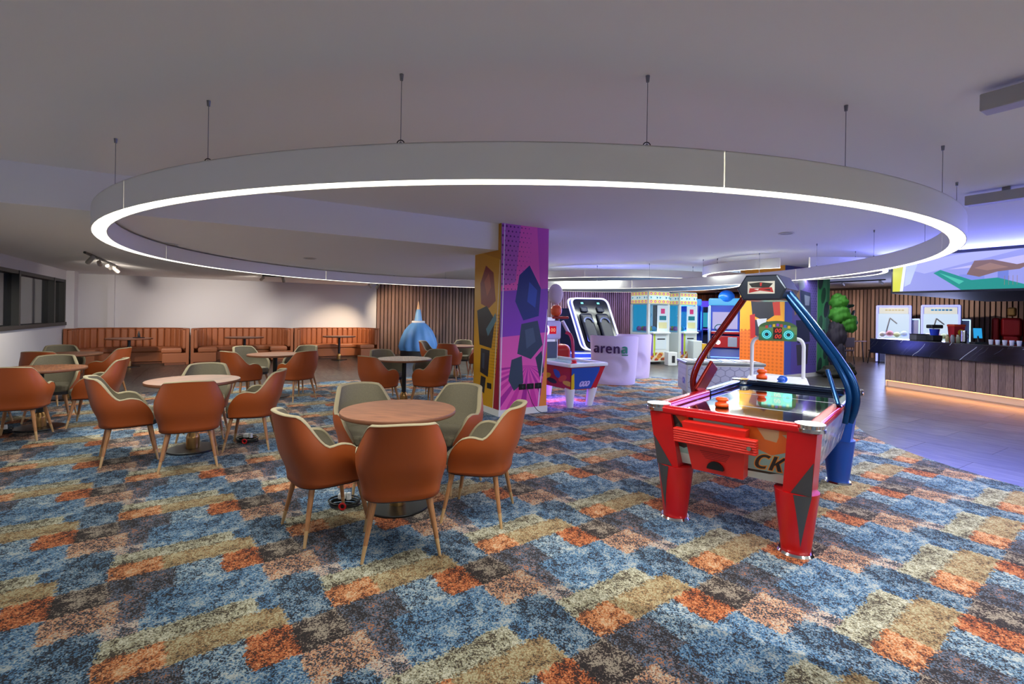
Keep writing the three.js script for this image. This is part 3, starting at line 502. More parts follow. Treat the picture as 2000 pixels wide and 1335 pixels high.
  // coin and puck box on the near face
  const cb = mesh('coin_box', hexa([-0.27, 0.15, 0.98, 1.13], [-0.23, 0.11, 0.86, 1.02], 0.77, 0.42), std(0xd4221a, 0.4), o);
  const band = []; for (let i = 0; i < 6; i++) band.push(rb(0.54, 0.0155, 0.06, -0.05, 0.715 - i * 0.0165, 1.125 - i * 0.002, 0.006, 2));
  mesh('ridged_band', band, std(0xd8281c, 0.42), cb);
  mesh('lock', [cy(0.014, 0.014, 0.012, 0, 0, 0, 16).rotateX(Math.PI / 2).translate(0.18, 0.67, 1.156)], M.chrome, cb);
  const vents = []; for (let i = 0; i < 5; i++) vents.push(bx(0.2 - i * 0.015, 0.004, 0.01, -0.06, 0.575 - i * 0.012, 1.072 - i * 0.004 - 0.006)); mesh('vent', vents, std(0x8c120e, 0.5), cb);
  mesh('puck_slot', [new THREE.CylinderGeometry(0.055, 0.055, 0.03, 20, 1, false, -Math.PI / 2, Math.PI).rotateX(-Math.PI / 2).rotateY(0).translate(-0.06, 0.46, 1.05)], M.black, cb);
  // overhead arch
  const arch = (s, m) => {
    const g = [tube([V(s * 0.575, 0.72, 0), V(s * 0.605, 0.82, 0), V(s * 0.615, 0.93, 0), V(s * 0.58, 1.06, 0), V(s * 0.5, 1.2, 0)], 0.03, 24, 12), bar(V(s * 0.5, 1.2, 0), V(s * 0.16, 1.71, 0), 0.03, 0.03, 12), tube([V(s * 0.56, 0.72, 0.085), V(s * 0.575, 0.84, 0.08), V(s * 0.58, 0.94, 0.075), V(s * 0.545, 1.06, 0.07), V(s * 0.475, 1.2, 0.065)], 0.02, 24, 10), bar(V(s * 0.475, 1.2, 0.065), V(s * 0.15, 1.69, 0.05), 0.02, 0.02, 10)];
    const a = mesh('arch_tube', g, m, o);
    const br = [rb(0.03, 0.3, 0.17, 0, 0.15, 0, 0.012, 2)].map((g) => g.rotateZ(s * 0.32).rotateX(-0.5).translate(s * 0.53, 0.83, 0.12));
    mesh('bracket', br, m, a);
  };
  arch(-1, M.redTube); arch(1, M.blueTube);
  const hex = [[-0.17, 0], [-0.11, 0.1], [0.11, 0.1], [0.17, 0], [0.13, -0.08], [-0.13, -0.08]];
  const hd = mesh('head_box', new THREE.ExtrudeGeometry(shapeOf(hex), { depth: 0.44, bevelEnabled: true, bevelSize: 0.012, bevelThickness: 0.012, bevelSegments: 2 }).translate(0, 1.74, -0.24), std(0x3a3f4c, 0.22, 0.6), o);
  const signTex = canvasTex(256, 128, (g, w2, h2) => { g.fillStyle = '#d8d0c4'; g.fillRect(0, 0, w2, h2); poly(g, '#1a1414', [[10, 20], [120, 8], [240, 24], [200, 70], [40, 60]]); poly(g, '#b01c1c', [[20, 70], [230, 64], [246, 116], [120, 96], [12, 118]]); poly(g, '#e8e0d8', [[60, 80], [110, 74], [100, 92]]); poly(g, '#c81c1c', [[116, 14], [140, 14], [132, 50], [120, 50]]); poly(g, '#141214', [[150, 86], [210, 80], [220, 100]]); });
  mesh('sign_face', plane(0.2, 0.1, 0, 1.75, 0.2155), std(0xffffff, 0.3, 0, { map: signTex }), hd);
}
const malletG = lathe([[0, 0], [0.048, 0], [0.05, 0.01], [0.047, 0.022], [0.03, 0.026], [0.022, 0.032], [0.024, 0.05], [0.03, 0.058], [0.026, 0.068], [0, 0.072]], 28);
const fatMallet = lathe([[0, 0], [0.05, 0], [0.052, 0.015], [0.05, 0.03], [0.034, 0.034], [0.034, 0.045], [0.046, 0.05], [0.046, 0.066], [0.03, 0.074], [0, 0.074]], 28);
one('air_hockey_mallet', 'orange striker mallet lying on the black playfield of the big air hockey table', 'mallet', fatMallet, M.orangePlastic, V(1.66, 0.806, -3.78));
one('air_hockey_mallet', 'orange striker mallet standing on the far dark rail of the big air hockey table', 'mallet', fatMallet.clone().scale(1, 1.4, 1), M.orangePlastic, V(2.63, 0.868, -5.05));

// ---------------------------------------------------------------- small white air hockey table with a scoreboard
const scoreTex = canvasTex(512, 300, (g, w, h) => {
  g.fillStyle = '#3c5c3a'; g.fillRect(0, 0, w, h); poly(g, '#5a7a48', [[0, 90], [512, 90], [512, 200], [0, 200]]);
  for (const x of [110, 402]) { for (const [r, c] of [[78, '#12806c'], [62, '#7af0ff'], [50, '#0b5a62'], [42, '#58e0f4'], [28, '#0c2e38']]) { g.fillStyle = c; g.beginPath(); g.arc(x, 205, r, 0, 7); g.fill(); } }
  for (let i = 0; i < 7; i++) { g.fillStyle = ['#b43a3a', '#3a5ab4', '#c8a02a', '#7a3ab4'][i % 4]; g.fillRect(90 + i * 50, 40 + Math.abs(i - 3) * 10, 34, 40); }
  g.fillStyle = '#2c1a12'; g.fillRect(196, 96, 120, 180); g.fillStyle = '#ff3a2a'; g.font = 'italic bold 76px monospace'; g.fillText('00', 212, 172); g.fillText('00', 212, 258);
});
{
  const o = thing('small_air_hockey_table', 'small white air hockey table with a green lit scoreboard on a white arch', 'air hockey', V(3.78, 0.003, -6.85), -0.51);
  mesh('body', hexa([-0.36, 0.36, -0.62, 0.62], [-0.3, 0.3, -0.55, 0.55], 0.58, 0.3), std(0x5a6ab0, 0.4), o);
  mesh('surface', rb(0.78, 0.05, 1.3, 0, 0.6, 0, 0.02, 2), M.whitePlastic, o);
  for (const sx of [-1, 1]) for (const sz of [-1, 1]) mesh('leg', cy(0.05, 0.04, 0.31, sx * 0.25, 0.155, sz * 0.48, 14), M.whitePlastic, o);
  mesh('arch', tube([V(-0.34, 0.6, -0.45), V(-0.34, 1.0, -0.45), V(-0.335, 1.12, -0.45), V(-0.28, 1.2, -0.45), V(-0.1, 1.22, -0.45), V(0.1, 1.22, -0.45), V(0.28, 1.2, -0.45), V(0.335, 1.12, -0.45), V(0.34, 1.0, -0.45), V(0.34, 0.6, -0.45)], 0.026, 60, 10), M.whitePlastic, o);
  const sh = new THREE.Shape(); sh.moveTo(-0.25, 0); sh.lineTo(0.25, 0); sh.lineTo(0.25, 0.2); sh.absellipse(0, 0.2, 0.25, 0.1, 0, Math.PI, false);
  const sb = mesh('scoreboard', new THREE.ExtrudeGeometry(sh, { depth: 0.06, bevelEnabled: false, curveSegments: 20 }).translate(0, 1.17, -0.45), std(0x3c5c3a, 0.4), o);
  const fg = new THREE.ShapeGeometry(sh, 20); worldUV(fg, (x, y) => [(x + 0.25) / 0.5, y / 0.3]); fg.translate(0, 1.17, -0.3885);
  mesh('display_face', fg, new THREE.MeshStandardMaterial({ color: 0x101010, map: null, emissive: 0xffffff, emissiveMap: scoreTex, emissiveIntensity: 0.9, roughness: 0.4 }), sb);
  areaLight(0x8af0d8, 1.2, 0.4, 0.22, V(0, 1.28, -0.37), V(0, 1.2, 2), o);
}
one('air_hockey_mallet', 'blue striker mallet with round top on the small white air hockey table', 'mallet', fatMallet.clone().scale(1, 1.2, 1), M.bluePlastic, V(3.6, 0.628, -6.42));
one('air_hockey_mallet', 'blue striker mallet tipped beside another mallet on the small white air hockey table', 'mallet', fatMallet.clone().rotateX(1.35).translate(0, 0.05, 0), M.bluePlastic, V(3.68, 0.63, -6.55));

// ---------------------------------------------------------------- white honeycomb console
const hexTex = canvasTex(768, 320, (g, w, h) => {
  g.fillStyle = '#c9c8e4'; g.fillRect(0, 0, w, h); g.strokeStyle = '#8d8cb4'; g.lineWidth = 4;
  for (let r = 0; r < 5; r++) for (let c = 0; c < 9; c++) { const x = c * 96 + (r % 2) * 48, y = r * 80; g.beginPath(); for (let k = 0; k <= 6; k++) { const t = Math.PI / 3 * k + Math.PI / 6; g.lineTo(x + 52 * Math.cos(t), y + 52 * Math.sin(t)); } g.stroke(); }
  poly(g, '#5a2ab4', [[430, 200], [460, 160], [560, 160], [560, 240], [460, 240]]); poly(g, '#2a58c8', [[560, 160], [640, 160], [670, 200], [640, 240], [560, 240]]); poly(g, '#b8a8f0', [[480, 185], [530, 185], [530, 215], [480, 215]]);
});
{
  const o = thing('honeycomb_console', 'low white arcade console with a honeycomb pattern and purple badge', 'arcade console', V(3.78, 0, -8.75), -0.12);
  mesh('body', rb(1.3, 0.5, 0.7, 0, 0.43, 0, 0.03), M.whitePlastic, o);
  mesh('front_print', plane(1.26, 0.44, 0, 0.43, 0.3515), std(0xffffff, 0.35, 0, { map: hexTex }), o);
  mesh('left_print', plane(0.64, 0.44, -0.6515, 0.43, 0, -Math.PI / 2), std(0xffffff, 0.35, 0, { map: hexTex }), o);
  mesh('top_deck', rb(1.34, 0.05, 0.74, 0, 0.7, 0, 0.015), M.steel, o);
  for (let i = 0; i < 6; i++) mesh('top_pad', rb(0.17, 0.012, 0.5, -0.53 + i * 0.212, 0.731, 0, 0.005, 1), std(i % 2 ? 0xcfcad8 : 0x8c8a98, 0.3, 0.3), o);
  for (const sx of [-1, 1]) for (const sz of [-1, 1]) mesh('leg', bx(0.08, 0.19, 0.08, sx * 0.54, 0.095, sz * 0.27), M.whitePlastic, o);
}

// ---------------------------------------------------------------- small blue and red air hockey table by the pillar
const kidsTex = canvasTex(512, 256, (g, w, h) => {
  g.fillStyle = '#2450b4'; g.fillRect(0, 0, w, h); poly(g, '#c41c30', [[430, 0], [512, 0], [512, 256], [400, 256]]); poly(g, '#e8c020', [[0, 90], [40, 60], [50, 256], [0, 256]]);
  for (const [x, c] of [[170, '#c8b8f4'], [230, '#c8b8f4'], [290, '#c8b8f4']]) { g.fillStyle = c; g.beginPath(); g.ellipse(x, 196, 44, 34, 0, 0, 7); g.fill(); }
  for (const x of [150, 215, 275]) poly(g, '#3a2a9a', [[x, 178], [x + 30, 178], [x + 15, 216]]);
});
const kidsTex2 = canvasTex(512, 256, (g, w, h) => { g.fillStyle = '#b01c2c'; g.fillRect(0, 0, w, h); for (let i = 0; i < 9; i++) { g.fillStyle = ['#d8b020', '#1c2a38', '#2a58b8', '#d8502a'][i % 4]; g.beginPath(); g.ellipse(40 + i * 56, 90 + (i % 3) * 50, 30, 54, i, 0, 7); g.fill(); } });
{
  const o = thing('junior_air_hockey_table', 'junior air hockey table with blue and red print and white legs beside the magenta pillar', 'air hockey', W(5.15, 6.8), TH);
  mesh('body', hexa([-0.36, 0.36, -0.8, 0.8], [-0.26, 0.26, -0.68, 0.68], 0.68, 0.3), std(0xb0182a, 0.35), o);
  const q = (pts, m, n) => { const g = new THREE.BufferGeometry(); g.setAttribute('position', new THREE.Float32BufferAttribute([0, 1, 2, 0, 2, 3].flatMap((i) => pts[i]), 3)); g.setAttribute('uv', new THREE.Float32BufferAttribute([0, 0, 1, 0, 1, 1, 0, 0, 1, 1, 0, 1], 2)); g.computeVertexNormals(); mesh(n, g, m, o); };
  q([[-0.265, 0.31, 0.688], [0.265, 0.31, 0.688], [0.35, 0.67, 0.803], [-0.35, 0.67, 0.803]], std(0xffffff, 0.35, 0, { map: kidsTex }), 'end_print');
  q([[-0.268, 0.31, -0.67], [-0.268, 0.31, 0.67], [-0.363, 0.67, 0.79], [-0.363, 0.67, -0.79]], std(0xffffff, 0.35, 0, { map: kidsTex2 }), 'side_print');
  mesh('rim', [rb(0.8, 0.06, 0.08, 0, 0.71, 0.79, 0.02), rb(0.8, 0.06, 0.08, 0, 0.71, -0.79, 0.02), rb(0.08, 0.06, 1.6, -0.37, 0.71, 0, 0.02), rb(0.08, 0.06, 1.6, 0.37, 0.71, 0, 0.02)], M.whitePlastic, o);
  mesh('surface', bx(0.68, 0.02, 1.52, 0, 0.69, 0), std(0x9ad0d8, 0.15), o);
  for (const sx of [-1, 1]) for (const sz of [-1, 1]) { const p = V(sx * 0.24, 0.32, sz * 0.62); mesh('leg', bar(V(sx * 0.2, 0, sz * 0.58), p, 0.055, 0.085, 16), std(0xe8e4f4, 0.4), o); }
  const sb = mesh('score_disc', rb(0.5, 0.34, 0.08, 0, 1.24, -0.3, 0.15, 5), std(0xd8ccf4, 0.35), o);
  mesh('score_digits', plane(0.15, 0.14, 0.05, 1.24, -0.255), new THREE.MeshStandardMaterial({ color: 0x101010, emissive: 0xffffff, emissiveIntensity: 0.8, emissiveMap: canvasTex(128, 128, (g) => { g.fillStyle = '#c00c24'; g.fillRect(0, 0, 128, 128); g.fillStyle = '#ffb090'; g.font = 'bold 76px monospace'; g.fillText('00', 20, 90); }) }), sb);
  mesh('tube_light', new THREE.TorusGeometry(0.1, 0.012, 8, 28).translate(-0.14, 1.24, -0.255), glow(0xe0d0ff, 1.6), sb);
  mesh('post', [bar(V(-0.18, 0.7, -0.32), V(-0.18, 1.12, -0.32), 0.025), bar(V(0.18, 0.7, -0.32), V(0.18, 1.12, -0.32), 0.025)], M.whitePlastic, o);
  mesh('back_print', rb(0.36, 0.3, 0.03, -0.02, 0.88, -0.28, 0.01), std(0x50586a, 0.4), o);
  mesh('red_arch', tube([V(0.3, 1.2, -0.2), V(0.36, 1.16, -0.15), V(0.38, 1.04, -0.1), V(0.38, 0.86, -0.08), V(0.37, 0.72, -0.06)], 0.03, 24, 10), std(0xb0184a, 0.3), o);
  mesh('underglow', bx(0.4, 0.01, 1.1, 0, 0.292, 0), glow(0xa850ff, 2.5), o);
  areaLight(0xb060ff, 6, 0.4, 1.1, V(0, 0.28, 0), V(0, 0, 0), o);
  areaLight(0xc8a0ff, 5, 0.4, 0.3, V(0, 1.24, -0.24), V(0, 1.2, 2), o);
}
one('air_hockey_mallet', 'red striker mallet on the junior air hockey table', 'mallet', fatMallet, std(0xe8203a, 0.35), W(5.05, 6.25, 0.701));

// ---------------------------------------------------------------- arena kiosk
{
  const mat = std(0xdccdf6, 0.4), prof = (y) => 0.86 + 0.14 * Math.pow(Math.max(0, y) / 1.08, 0.7), cave = (t, y) => { const e = 1 - (t / 0.8) ** 2 - ((y - 0.36) / 0.3) ** 2; return e > 0 ? 0.13 * Math.min(1, e * 1.6) : 0; };
  const kiosk = (pos, turn, label, s) => {
    const o = thing('kiosk_counter', label, 'counter', pos, turn), pos2 = [], uv = [], idx = [], nu = 64, nv = 28;
    for (let j = 0; j <= nv; j++) for (let i = 0; i <= nu; i++) { const v = j / nv, t = -1.9 + 3.8 * i / nu, y = (1.08 - 0.1 * Math.max(0, Math.abs(t) - 1) ** 1.5) * v, k = prof(y) - cave(t, y); pos2.push(0.54 * s * k * Math.sin(t), y, 0.44 * s * k * Math.cos(t)); uv.push(i / nu, v); }
    for (let j = 0; j < nv; j++) for (let i = 0; i < nu; i++) { const a = j * (nu + 1) + i; idx.push(a, a + 1, a + nu + 1, a + 1, a + nu + 2, a + nu + 1); }
    const g = new THREE.BufferGeometry(); g.setAttribute('position', new THREE.Float32BufferAttribute(pos2, 3)); g.setAttribute('uv', new THREE.Float32BufferAttribute(uv, 2)); g.setIndex(idx); g.computeVertexNormals();
    mesh('shell', g, mat, o);
    const dk = []; for (let i = 0; i <= 20; i++) { const t = -1.9 + 3.8 * i / 20; dk.push([0.52 * s * Math.sin(t), 0.41 * s * Math.cos(t)]); } mesh('counter_top', slab(dk, 0.98, 1.02), M.steel, o);
    return o;
  };
  const k1 = kiosk(V(2.32, 0, -10.9), -0.3, 'lilac curved counter with arena lettering', 1);
  kiosk(V(3.05, 0, -12.0), -0.1, 'lilac curved counter standing behind the lettered one', 0.8);
  const tx = (s, m, x) => { const g = new TextGeometry(s, { font, size: 0.2, depth: 0.02, curveSegments: 6 }); g.computeBoundingBox(); const w = g.boundingBox.max.x; // bend the letters onto the curved front
    const p = g.attributes.position; for (let i = 0; i < p.count; i++) { const X = p.getX(i) + x, Y = p.getY(i) + 0.7, k = prof(Y), t = Math.asin(Math.max(-0.99, Math.min(0.99, X / (0.54 * k)))); p.setXYZ(i, X, Y, 0.44 * k * Math.cos(t) + 0.012 + p.getZ(i)); } g.computeVertexNormals(); mesh('lettering', g, m, k1); return w; };
  const w1 = tx('aren', std(0x3c1a5c, 0.4), -0.43), w2 = tx('a', std(0x1c7a6c, 0.4), -0.43 + w1 + 0.02);
  mesh('letter_underline', bx(0.13, 0.022, 0.02, 0.07 + 0.2, 0.665, 0.372, 0.4), std(0x1c7a6c, 0.4), k1);
}

// ---------------------------------------------------------------- motion simulator
{
  const o = thing('motion_simulator', 'tilted dark simulator pod with white LED outline and blue body', 'arcade machine', V(2.35, 0, -14.2), 0.12);
  const rr = (w, h, r) => { const s = new THREE.Shape(); s.moveTo(-w / 2 + r, -h / 2); s.lineTo(w / 2 - r, -h / 2); s.quadraticCurveTo(w / 2, -h / 2, w / 2, -h / 2 + r); s.lineTo(w / 2, h / 2 - r); s.quadraticCurveTo(w / 2, h / 2, w / 2 - r, h / 2); s.lineTo(-w / 2 + r, h / 2); s.quadraticCurveTo(-w / 2, h / 2, -w / 2, h / 2 - r); s.lineTo(-w / 2, -h / 2 + r); s.quadraticCurveTo(-w / 2, -h / 2, -w / 2 + r, -h / 2); return s; };
  const tilt = (g) => { const p = g.attributes.position; for (let i = 0; i < p.count; i++) { const y = p.getY(i); p.setX(i, p.getX(i) - (y) * 0.26); p.setZ(i, p.getZ(i) - y * 0.25); } g.translate(0.05, 1.28, 0); g.computeVertexNormals(); return g; };
  const ringS = rr(1.12, 1.52, 0.2); ringS.holes.push(rr(1.04, 1.44, 0.17));
  mesh('led_outline', tilt(new THREE.ExtrudeGeometry(ringS, { depth: 0.05, bevelEnabled: false, curveSegments: 6 }).translate(0, 0, 0.3)), glow(0xdcdcff, 1.7), o);
  mesh('led_outline', tilt(new THREE.ExtrudeGeometry(ringS, { depth: 0.04, bevelEnabled: false, curveSegments: 6 }).translate(-0.05, 0, 0.05)), glow(0xdcdcff, 1.5), o);
  mesh('pod', tilt(new THREE.ExtrudeGeometry(rr(1.1, 1.5, 0.2), { depth: 0.5, bevelEnabled: false, curveSegments: 6 }).translate(0, 0, -0.22)), std(0x1a3fc0, 0.3), o);
  mesh('screen', tilt(new THREE.ShapeGeometry(rr(1.02, 1.42, 0.16), 6).translate(0, 0, 0.31)), std(0x080a14, 0.15), o);
  for (const x of [-0.24, 0.24]) { const s = mesh('seat', tilt(rb(0.34, 0.8, 0.12, x, -0.1, 0.36, 0.05, 2)), std(0x14182a, 0.4), o); mesh('headrest', tilt(rb(0.2, 0.16, 0.1, x, 0.42, 0.36, 0.04, 2)), std(0x1c2238, 0.4), s); mesh('harness', tilt(new THREE.TorusGeometry(0.13, 0.025, 8, 20, Math.PI).translate(x, 0.05, 0.46)), std(0x5a6488, 0.4), s); mesh('lamp', tilt(bx(0.07, 0.05, 0.02, x, 0.6, 0.33)), glow(0x80e8e0, 1.2), s); }
  mesh('base', [rb(1.7, 0.16, 1.3, 0, 0.08, 0.1, 0.03), rb(1.4, 0.3, 0.9, 0, 0.3, 0, 0.05)], std(0x2a48c8, 0.35), o);
  for (const y of [0.17, 0.32, 0.46]) mesh('led_strip', bx(1.5, 0.025, 0.02, 0, y, 0.76 - y * 0.4), glow(0xc8d0ff, 1.8), o);
  areaLight(0x6a70ff, 14, 1.0, 1.4, V(0.0, 1.3, 0.5), V(-0.1, 1.2, 4), o);
  const c = thing('control_cabinet', 'plain pale control cabinet beside the tilted simulator pod', 'cabinet', V(1.15, 0, -15.1), 0.1); mesh('body', rb(0.5, 1.45, 0.5, 0, 0.725, 0, 0.02), std(0xb8b4d8, 0.5), c); mesh('door', rb(0.44, 1.3, 0.02, 0, 0.72, 0.25, 0.008), std(0xc4c0e2, 0.5), c); mesh('lock', cy(0.02, 0.02, 0.02, 0, 0, 0, 12).rotateX(Math.PI / 2).translate(-0.08, 1.28, 0.265), M.dark, c);
  const d = thing('dark_machine', 'tall dark arcade cabinet against the slat wall behind the simulator', 'arcade machine', V(1.9, 0, -15.9), 0.2); mesh('body', rb(0.9, 1.75, 0.6, 0, 0.875, 0, 0.03), std(0x1c2448, 0.4), d); mesh('marquee', rb(0.8, 0.2, 0.04, 0, 1.6, 0.31, 0.01), std(0x2a2c50, 0.4), d);
  const k = thing('kiddie_ride', 'small red and orange toy ride with pale arm behind the junior air hockey table', 'ride', V(1.12, 0, -11.2), 0.3); mesh('base', rb(0.6, 0.25, 0.8, 0, 0.125, 0, 0.05), std(0xb81c24, 0.35), k); mesh('body', rb(0.45, 0.6, 0.5, -0.02, 0.55, 0, 0.14, 4), std(0xc01a20, 0.3), k); mesh('post', bar(V(-0.05, 0.8, 0), V(-0.08, 1.6, 0), 0.05), std(0x6a1a1a, 0.4), k); mesh('orange_head', rb(0.24, 0.26, 0.24, -0.1, 1.62, 0, 0.1, 4), std(0xe8582a, 0.35), k); mesh('cross_bar', rb(0.4, 0.06, 0.08, 0.0, 1.46, 0.02, 0.02), std(0xa01818, 0.4), k); mesh('pale_arm', bar(V(0.05, 1.38, 0.02), V(0.2, 1.1, 0.06), 0.04), std(0xd8c8f0, 0.4), k); mesh('cloud_top', new THREE.IcosahedronGeometry(0.22, 3).scale(0.8, 1.1, 0.6).translate(-0.12, 2.0, 0), std(0xd8c8d8, 0.7), k);
}

// ---------------------------------------------------------------- claw machines
const clawTex = canvasTex(512, 256, (g, w, h) => {
  g.fillStyle = '#efe9c8'; g.fillRect(0, 0, w, h); g.fillStyle = '#f0d878'; g.fillRect(0, 0, w, 76); g.fillRect(0, 180, w, 76); g.fillStyle = '#d4f0ee'; g.fillRect(0, 80, w, 96);
  for (const y of [38, 218]) for (let x = 50; x < w; x += 104) { g.fillStyle = '#c83a7c'; g.beginPath(); g.arc(x, y, 27, 0, 7); g.fill(); g.fillStyle = '#f4e8ee'; g.beginPath(); g.arc(x, y + 2, 12, 0, 7); g.fill(); }
  for (let x = 30; x < w; x += 76) poly(g, ['#2a8f9a', '#e6fafa', '#1c5a8c'][(x / 76 | 0) % 3], [[x, 100], [x + 44, 120], [x + 10, 160]]);
});
const prizeTex = canvasTex(256, 128, (g, w, h) => { g.fillStyle = '#e8d8c0'; g.fillRect(0, 0, w, h); for (let i = 0; i < 22; i++) { g.fillStyle = ['#c84a2c', '#e8b050', '#f0e8e0', '#a0522a', '#d88a3c'][i % 5]; g.beginPath(); g.arc((i * 61) % w, (i * 37) % h, 14 + (i % 4) * 5, 0, 7); g.fill(); } });
function clawMachine(pos, label, s) {
  const o = thing('claw_machine', label, 'claw machine', pos, TH - 0.12), wp = std(0xe9ece6, 0.35), w = 0.9 * s, cyan = glow(0x2fb4e0, 0.55);
  mesh('lower_body', rb(w, 0.95, 0.9, 0, 0.475 + 0.06, 0, 0.04), wp, o);
  mesh('corner_frame', [-1, 1].flatMap((x) => [-1, 1].map((z) => rb(0.09, 0.95, 0.09, x * (w / 2 - 0.045), 1.45, z * 0.405, 0.02))), wp, o);
  mesh('inner_back', bx(w - 0.1, 0.95, 0.03, 0, 1.45, -0.4), cyan, o);
  mesh('play_floor', bx(w - 0.1, 0.04, 0.8, 0, 1.03, 0), std(0xf0e8f0, 0.4), o);
  mesh('head', rb(w, 0.45, 0.9, 0, 2.13, 0, 0.06, 3), wp, o);
  const mt = std(0xffffff, 0.35, 0, { map: clawTex, emissive: 0xffffff, emissiveMap: clawTex, emissiveIntensity: 0.35 });
  mesh('marquee', [plane(w - 0.06, 0.36, 0, 2.13, 0.4515), plane(0.8, 0.36, -w / 2 - 0.0015, 2.13, 0, -Math.PI / 2)], mt, o);
  const gl = new THREE.MeshPhysicalMaterial({ color: 0xd8f4ff, roughness: 0.05, transmission: 1, thickness: 0 });
  mesh('glass', [bx(w - 0.2, 0.9, 0.008, 0, 1.45, 0.42)], gl, o); mesh('side_glass', [bx(0.008, 0.9, 0.68, -w / 2 + 0.02, 1.45, 0)], gl, o);
  const po = mesh('poster_panel', rb(w * 0.5, 0.86, 0.02, w * 0.17, 1.46, 0.437, 0.008), std(0xdde8ee, 0.35), o); mesh('pink_mark', rb(0.16, 0.16, 0.008, w * 0.17, 1.7, 0.45, 0.003, 1), std(0xd83a7c, 0.4), po); mesh('teal_mark', rb(0.28, 0.14, 0.008, w * 0.17, 1.48, 0.45, 0.003, 1), std(0x1c7a8a, 0.4), po); mesh('yellow_mark', rb(0.34, 0.2, 0.008, w * 0.17, 1.24, 0.45, 0.003, 1), std(0xe0d8a0, 0.4), po);
  mesh('prize_print', plane(w - 0.1, 0.26, 0, 0.24, 0.4515), std(0xffffff, 0.4, 0, { map: prizeTex }), o);
  const dr = mesh('door_panel', rb(w * 0.5, 0.42, 0.02, 0.08, 0.68, 0.455, 0.01), std(0xdfe8ea, 0.4), o); mesh('slot', rb(w * 0.36, 0.04, 0.01, 0.08, 0.8, 0.468, 0.004, 1), M.dark, dr);
  mesh('control_shelf', rb(w * 0.8, 0.06, 0.2, 0, 1.0, 0.5, 0.02), wp, o);
  const cl = mesh('claw', [bar(V(0, 1.9, 0), V(0, 1.65, 0), 0.012), ...[0, 1, 2].map((i) => { const t = i * 2.09; return tube([V(0, 1.66, 0), V(0.07 * Math.cos(t), 1.6, 0.07 * Math.sin(t)), V(0.03 * Math.cos(t), 1.5, 0.03 * Math.sin(t))], 0.008, 10, 6); })], M.chrome, o);
  mesh('stripe', [bx(0.09, 0.7, 0.004, -w * 0.32, 0.62, 0.452)], std(0x7a52c0, 0.4), o); mesh('stripe', [bx(0.07, 0.7, 0.004, -w * 0.2, 0.62, 0.452)], std(0xc8d83a, 0.4), o);
  for (let i = 0; i < 7; i++) mesh('prize', new THREE.IcosahedronGeometry(0.085, 2).translate(-w * 0.3 + (i % 4) * w * 0.2, 1.12, -0.2 + Math.floor(i / 4) * 0.3), std([0xe86a9a, 0xf0c83c, 0x58b8d8, 0xe84a3a][i % 4], 0.6), o);
  for (const x of [-1, 1]) for (const z of [-1, 1]) mesh('foot', cy(0.035, 0.04, 0.06, x * (w / 2 - 0.08), 0.03, z * 0.37, 10), M.dark, o);
  areaLight(0xd8f0ff, 13, w * 0.6, 0.8, V(0, 1.45, 0.46), V(0, 1.3, 4), o);
  return o;
}
clawMachine(V(4.55, 0, -15.9), 'white claw machine with yellow marquee of pink rings, behind the lilac counters', 1);
clawMachine(V(5.75, 0, -16.6), 'white claw machine with yellow marquee of pink rings, next to the white and yellow box', 0.9);
{ const o = thing('prize_chute_box', 'small white box with a yellow slanted end standing next to a claw machine', 'box', V(6.15, 0, -15.9), 0.1);
  mesh('white_body', rb(0.3, 0.75, 0.4, -0.1, 0.375, 0, 0.02), std(0xd8dcd8, 0.5), o); mesh('yellow_end', hexa([0.05, 0.2, -0.2, 0.2], [0.05, 0.22, -0.2, 0.2], 0.66, 0), std(0xe8b020, 0.4), o);
  const v = thing('floor_vent_unit', 'small white floor unit with a dark grille between the claw machines', 'box', V(5.0, 0, -15.1), 0.1); mesh('casing', rb(0.3, 0.42, 0.3, 0, 0.21, 0, 0.02), std(0xe0e0dc, 0.5), v); mesh('grille', bx(0.1, 0.22, 0.01, 0.02, 0.2, 0.152), M.dark, v); }

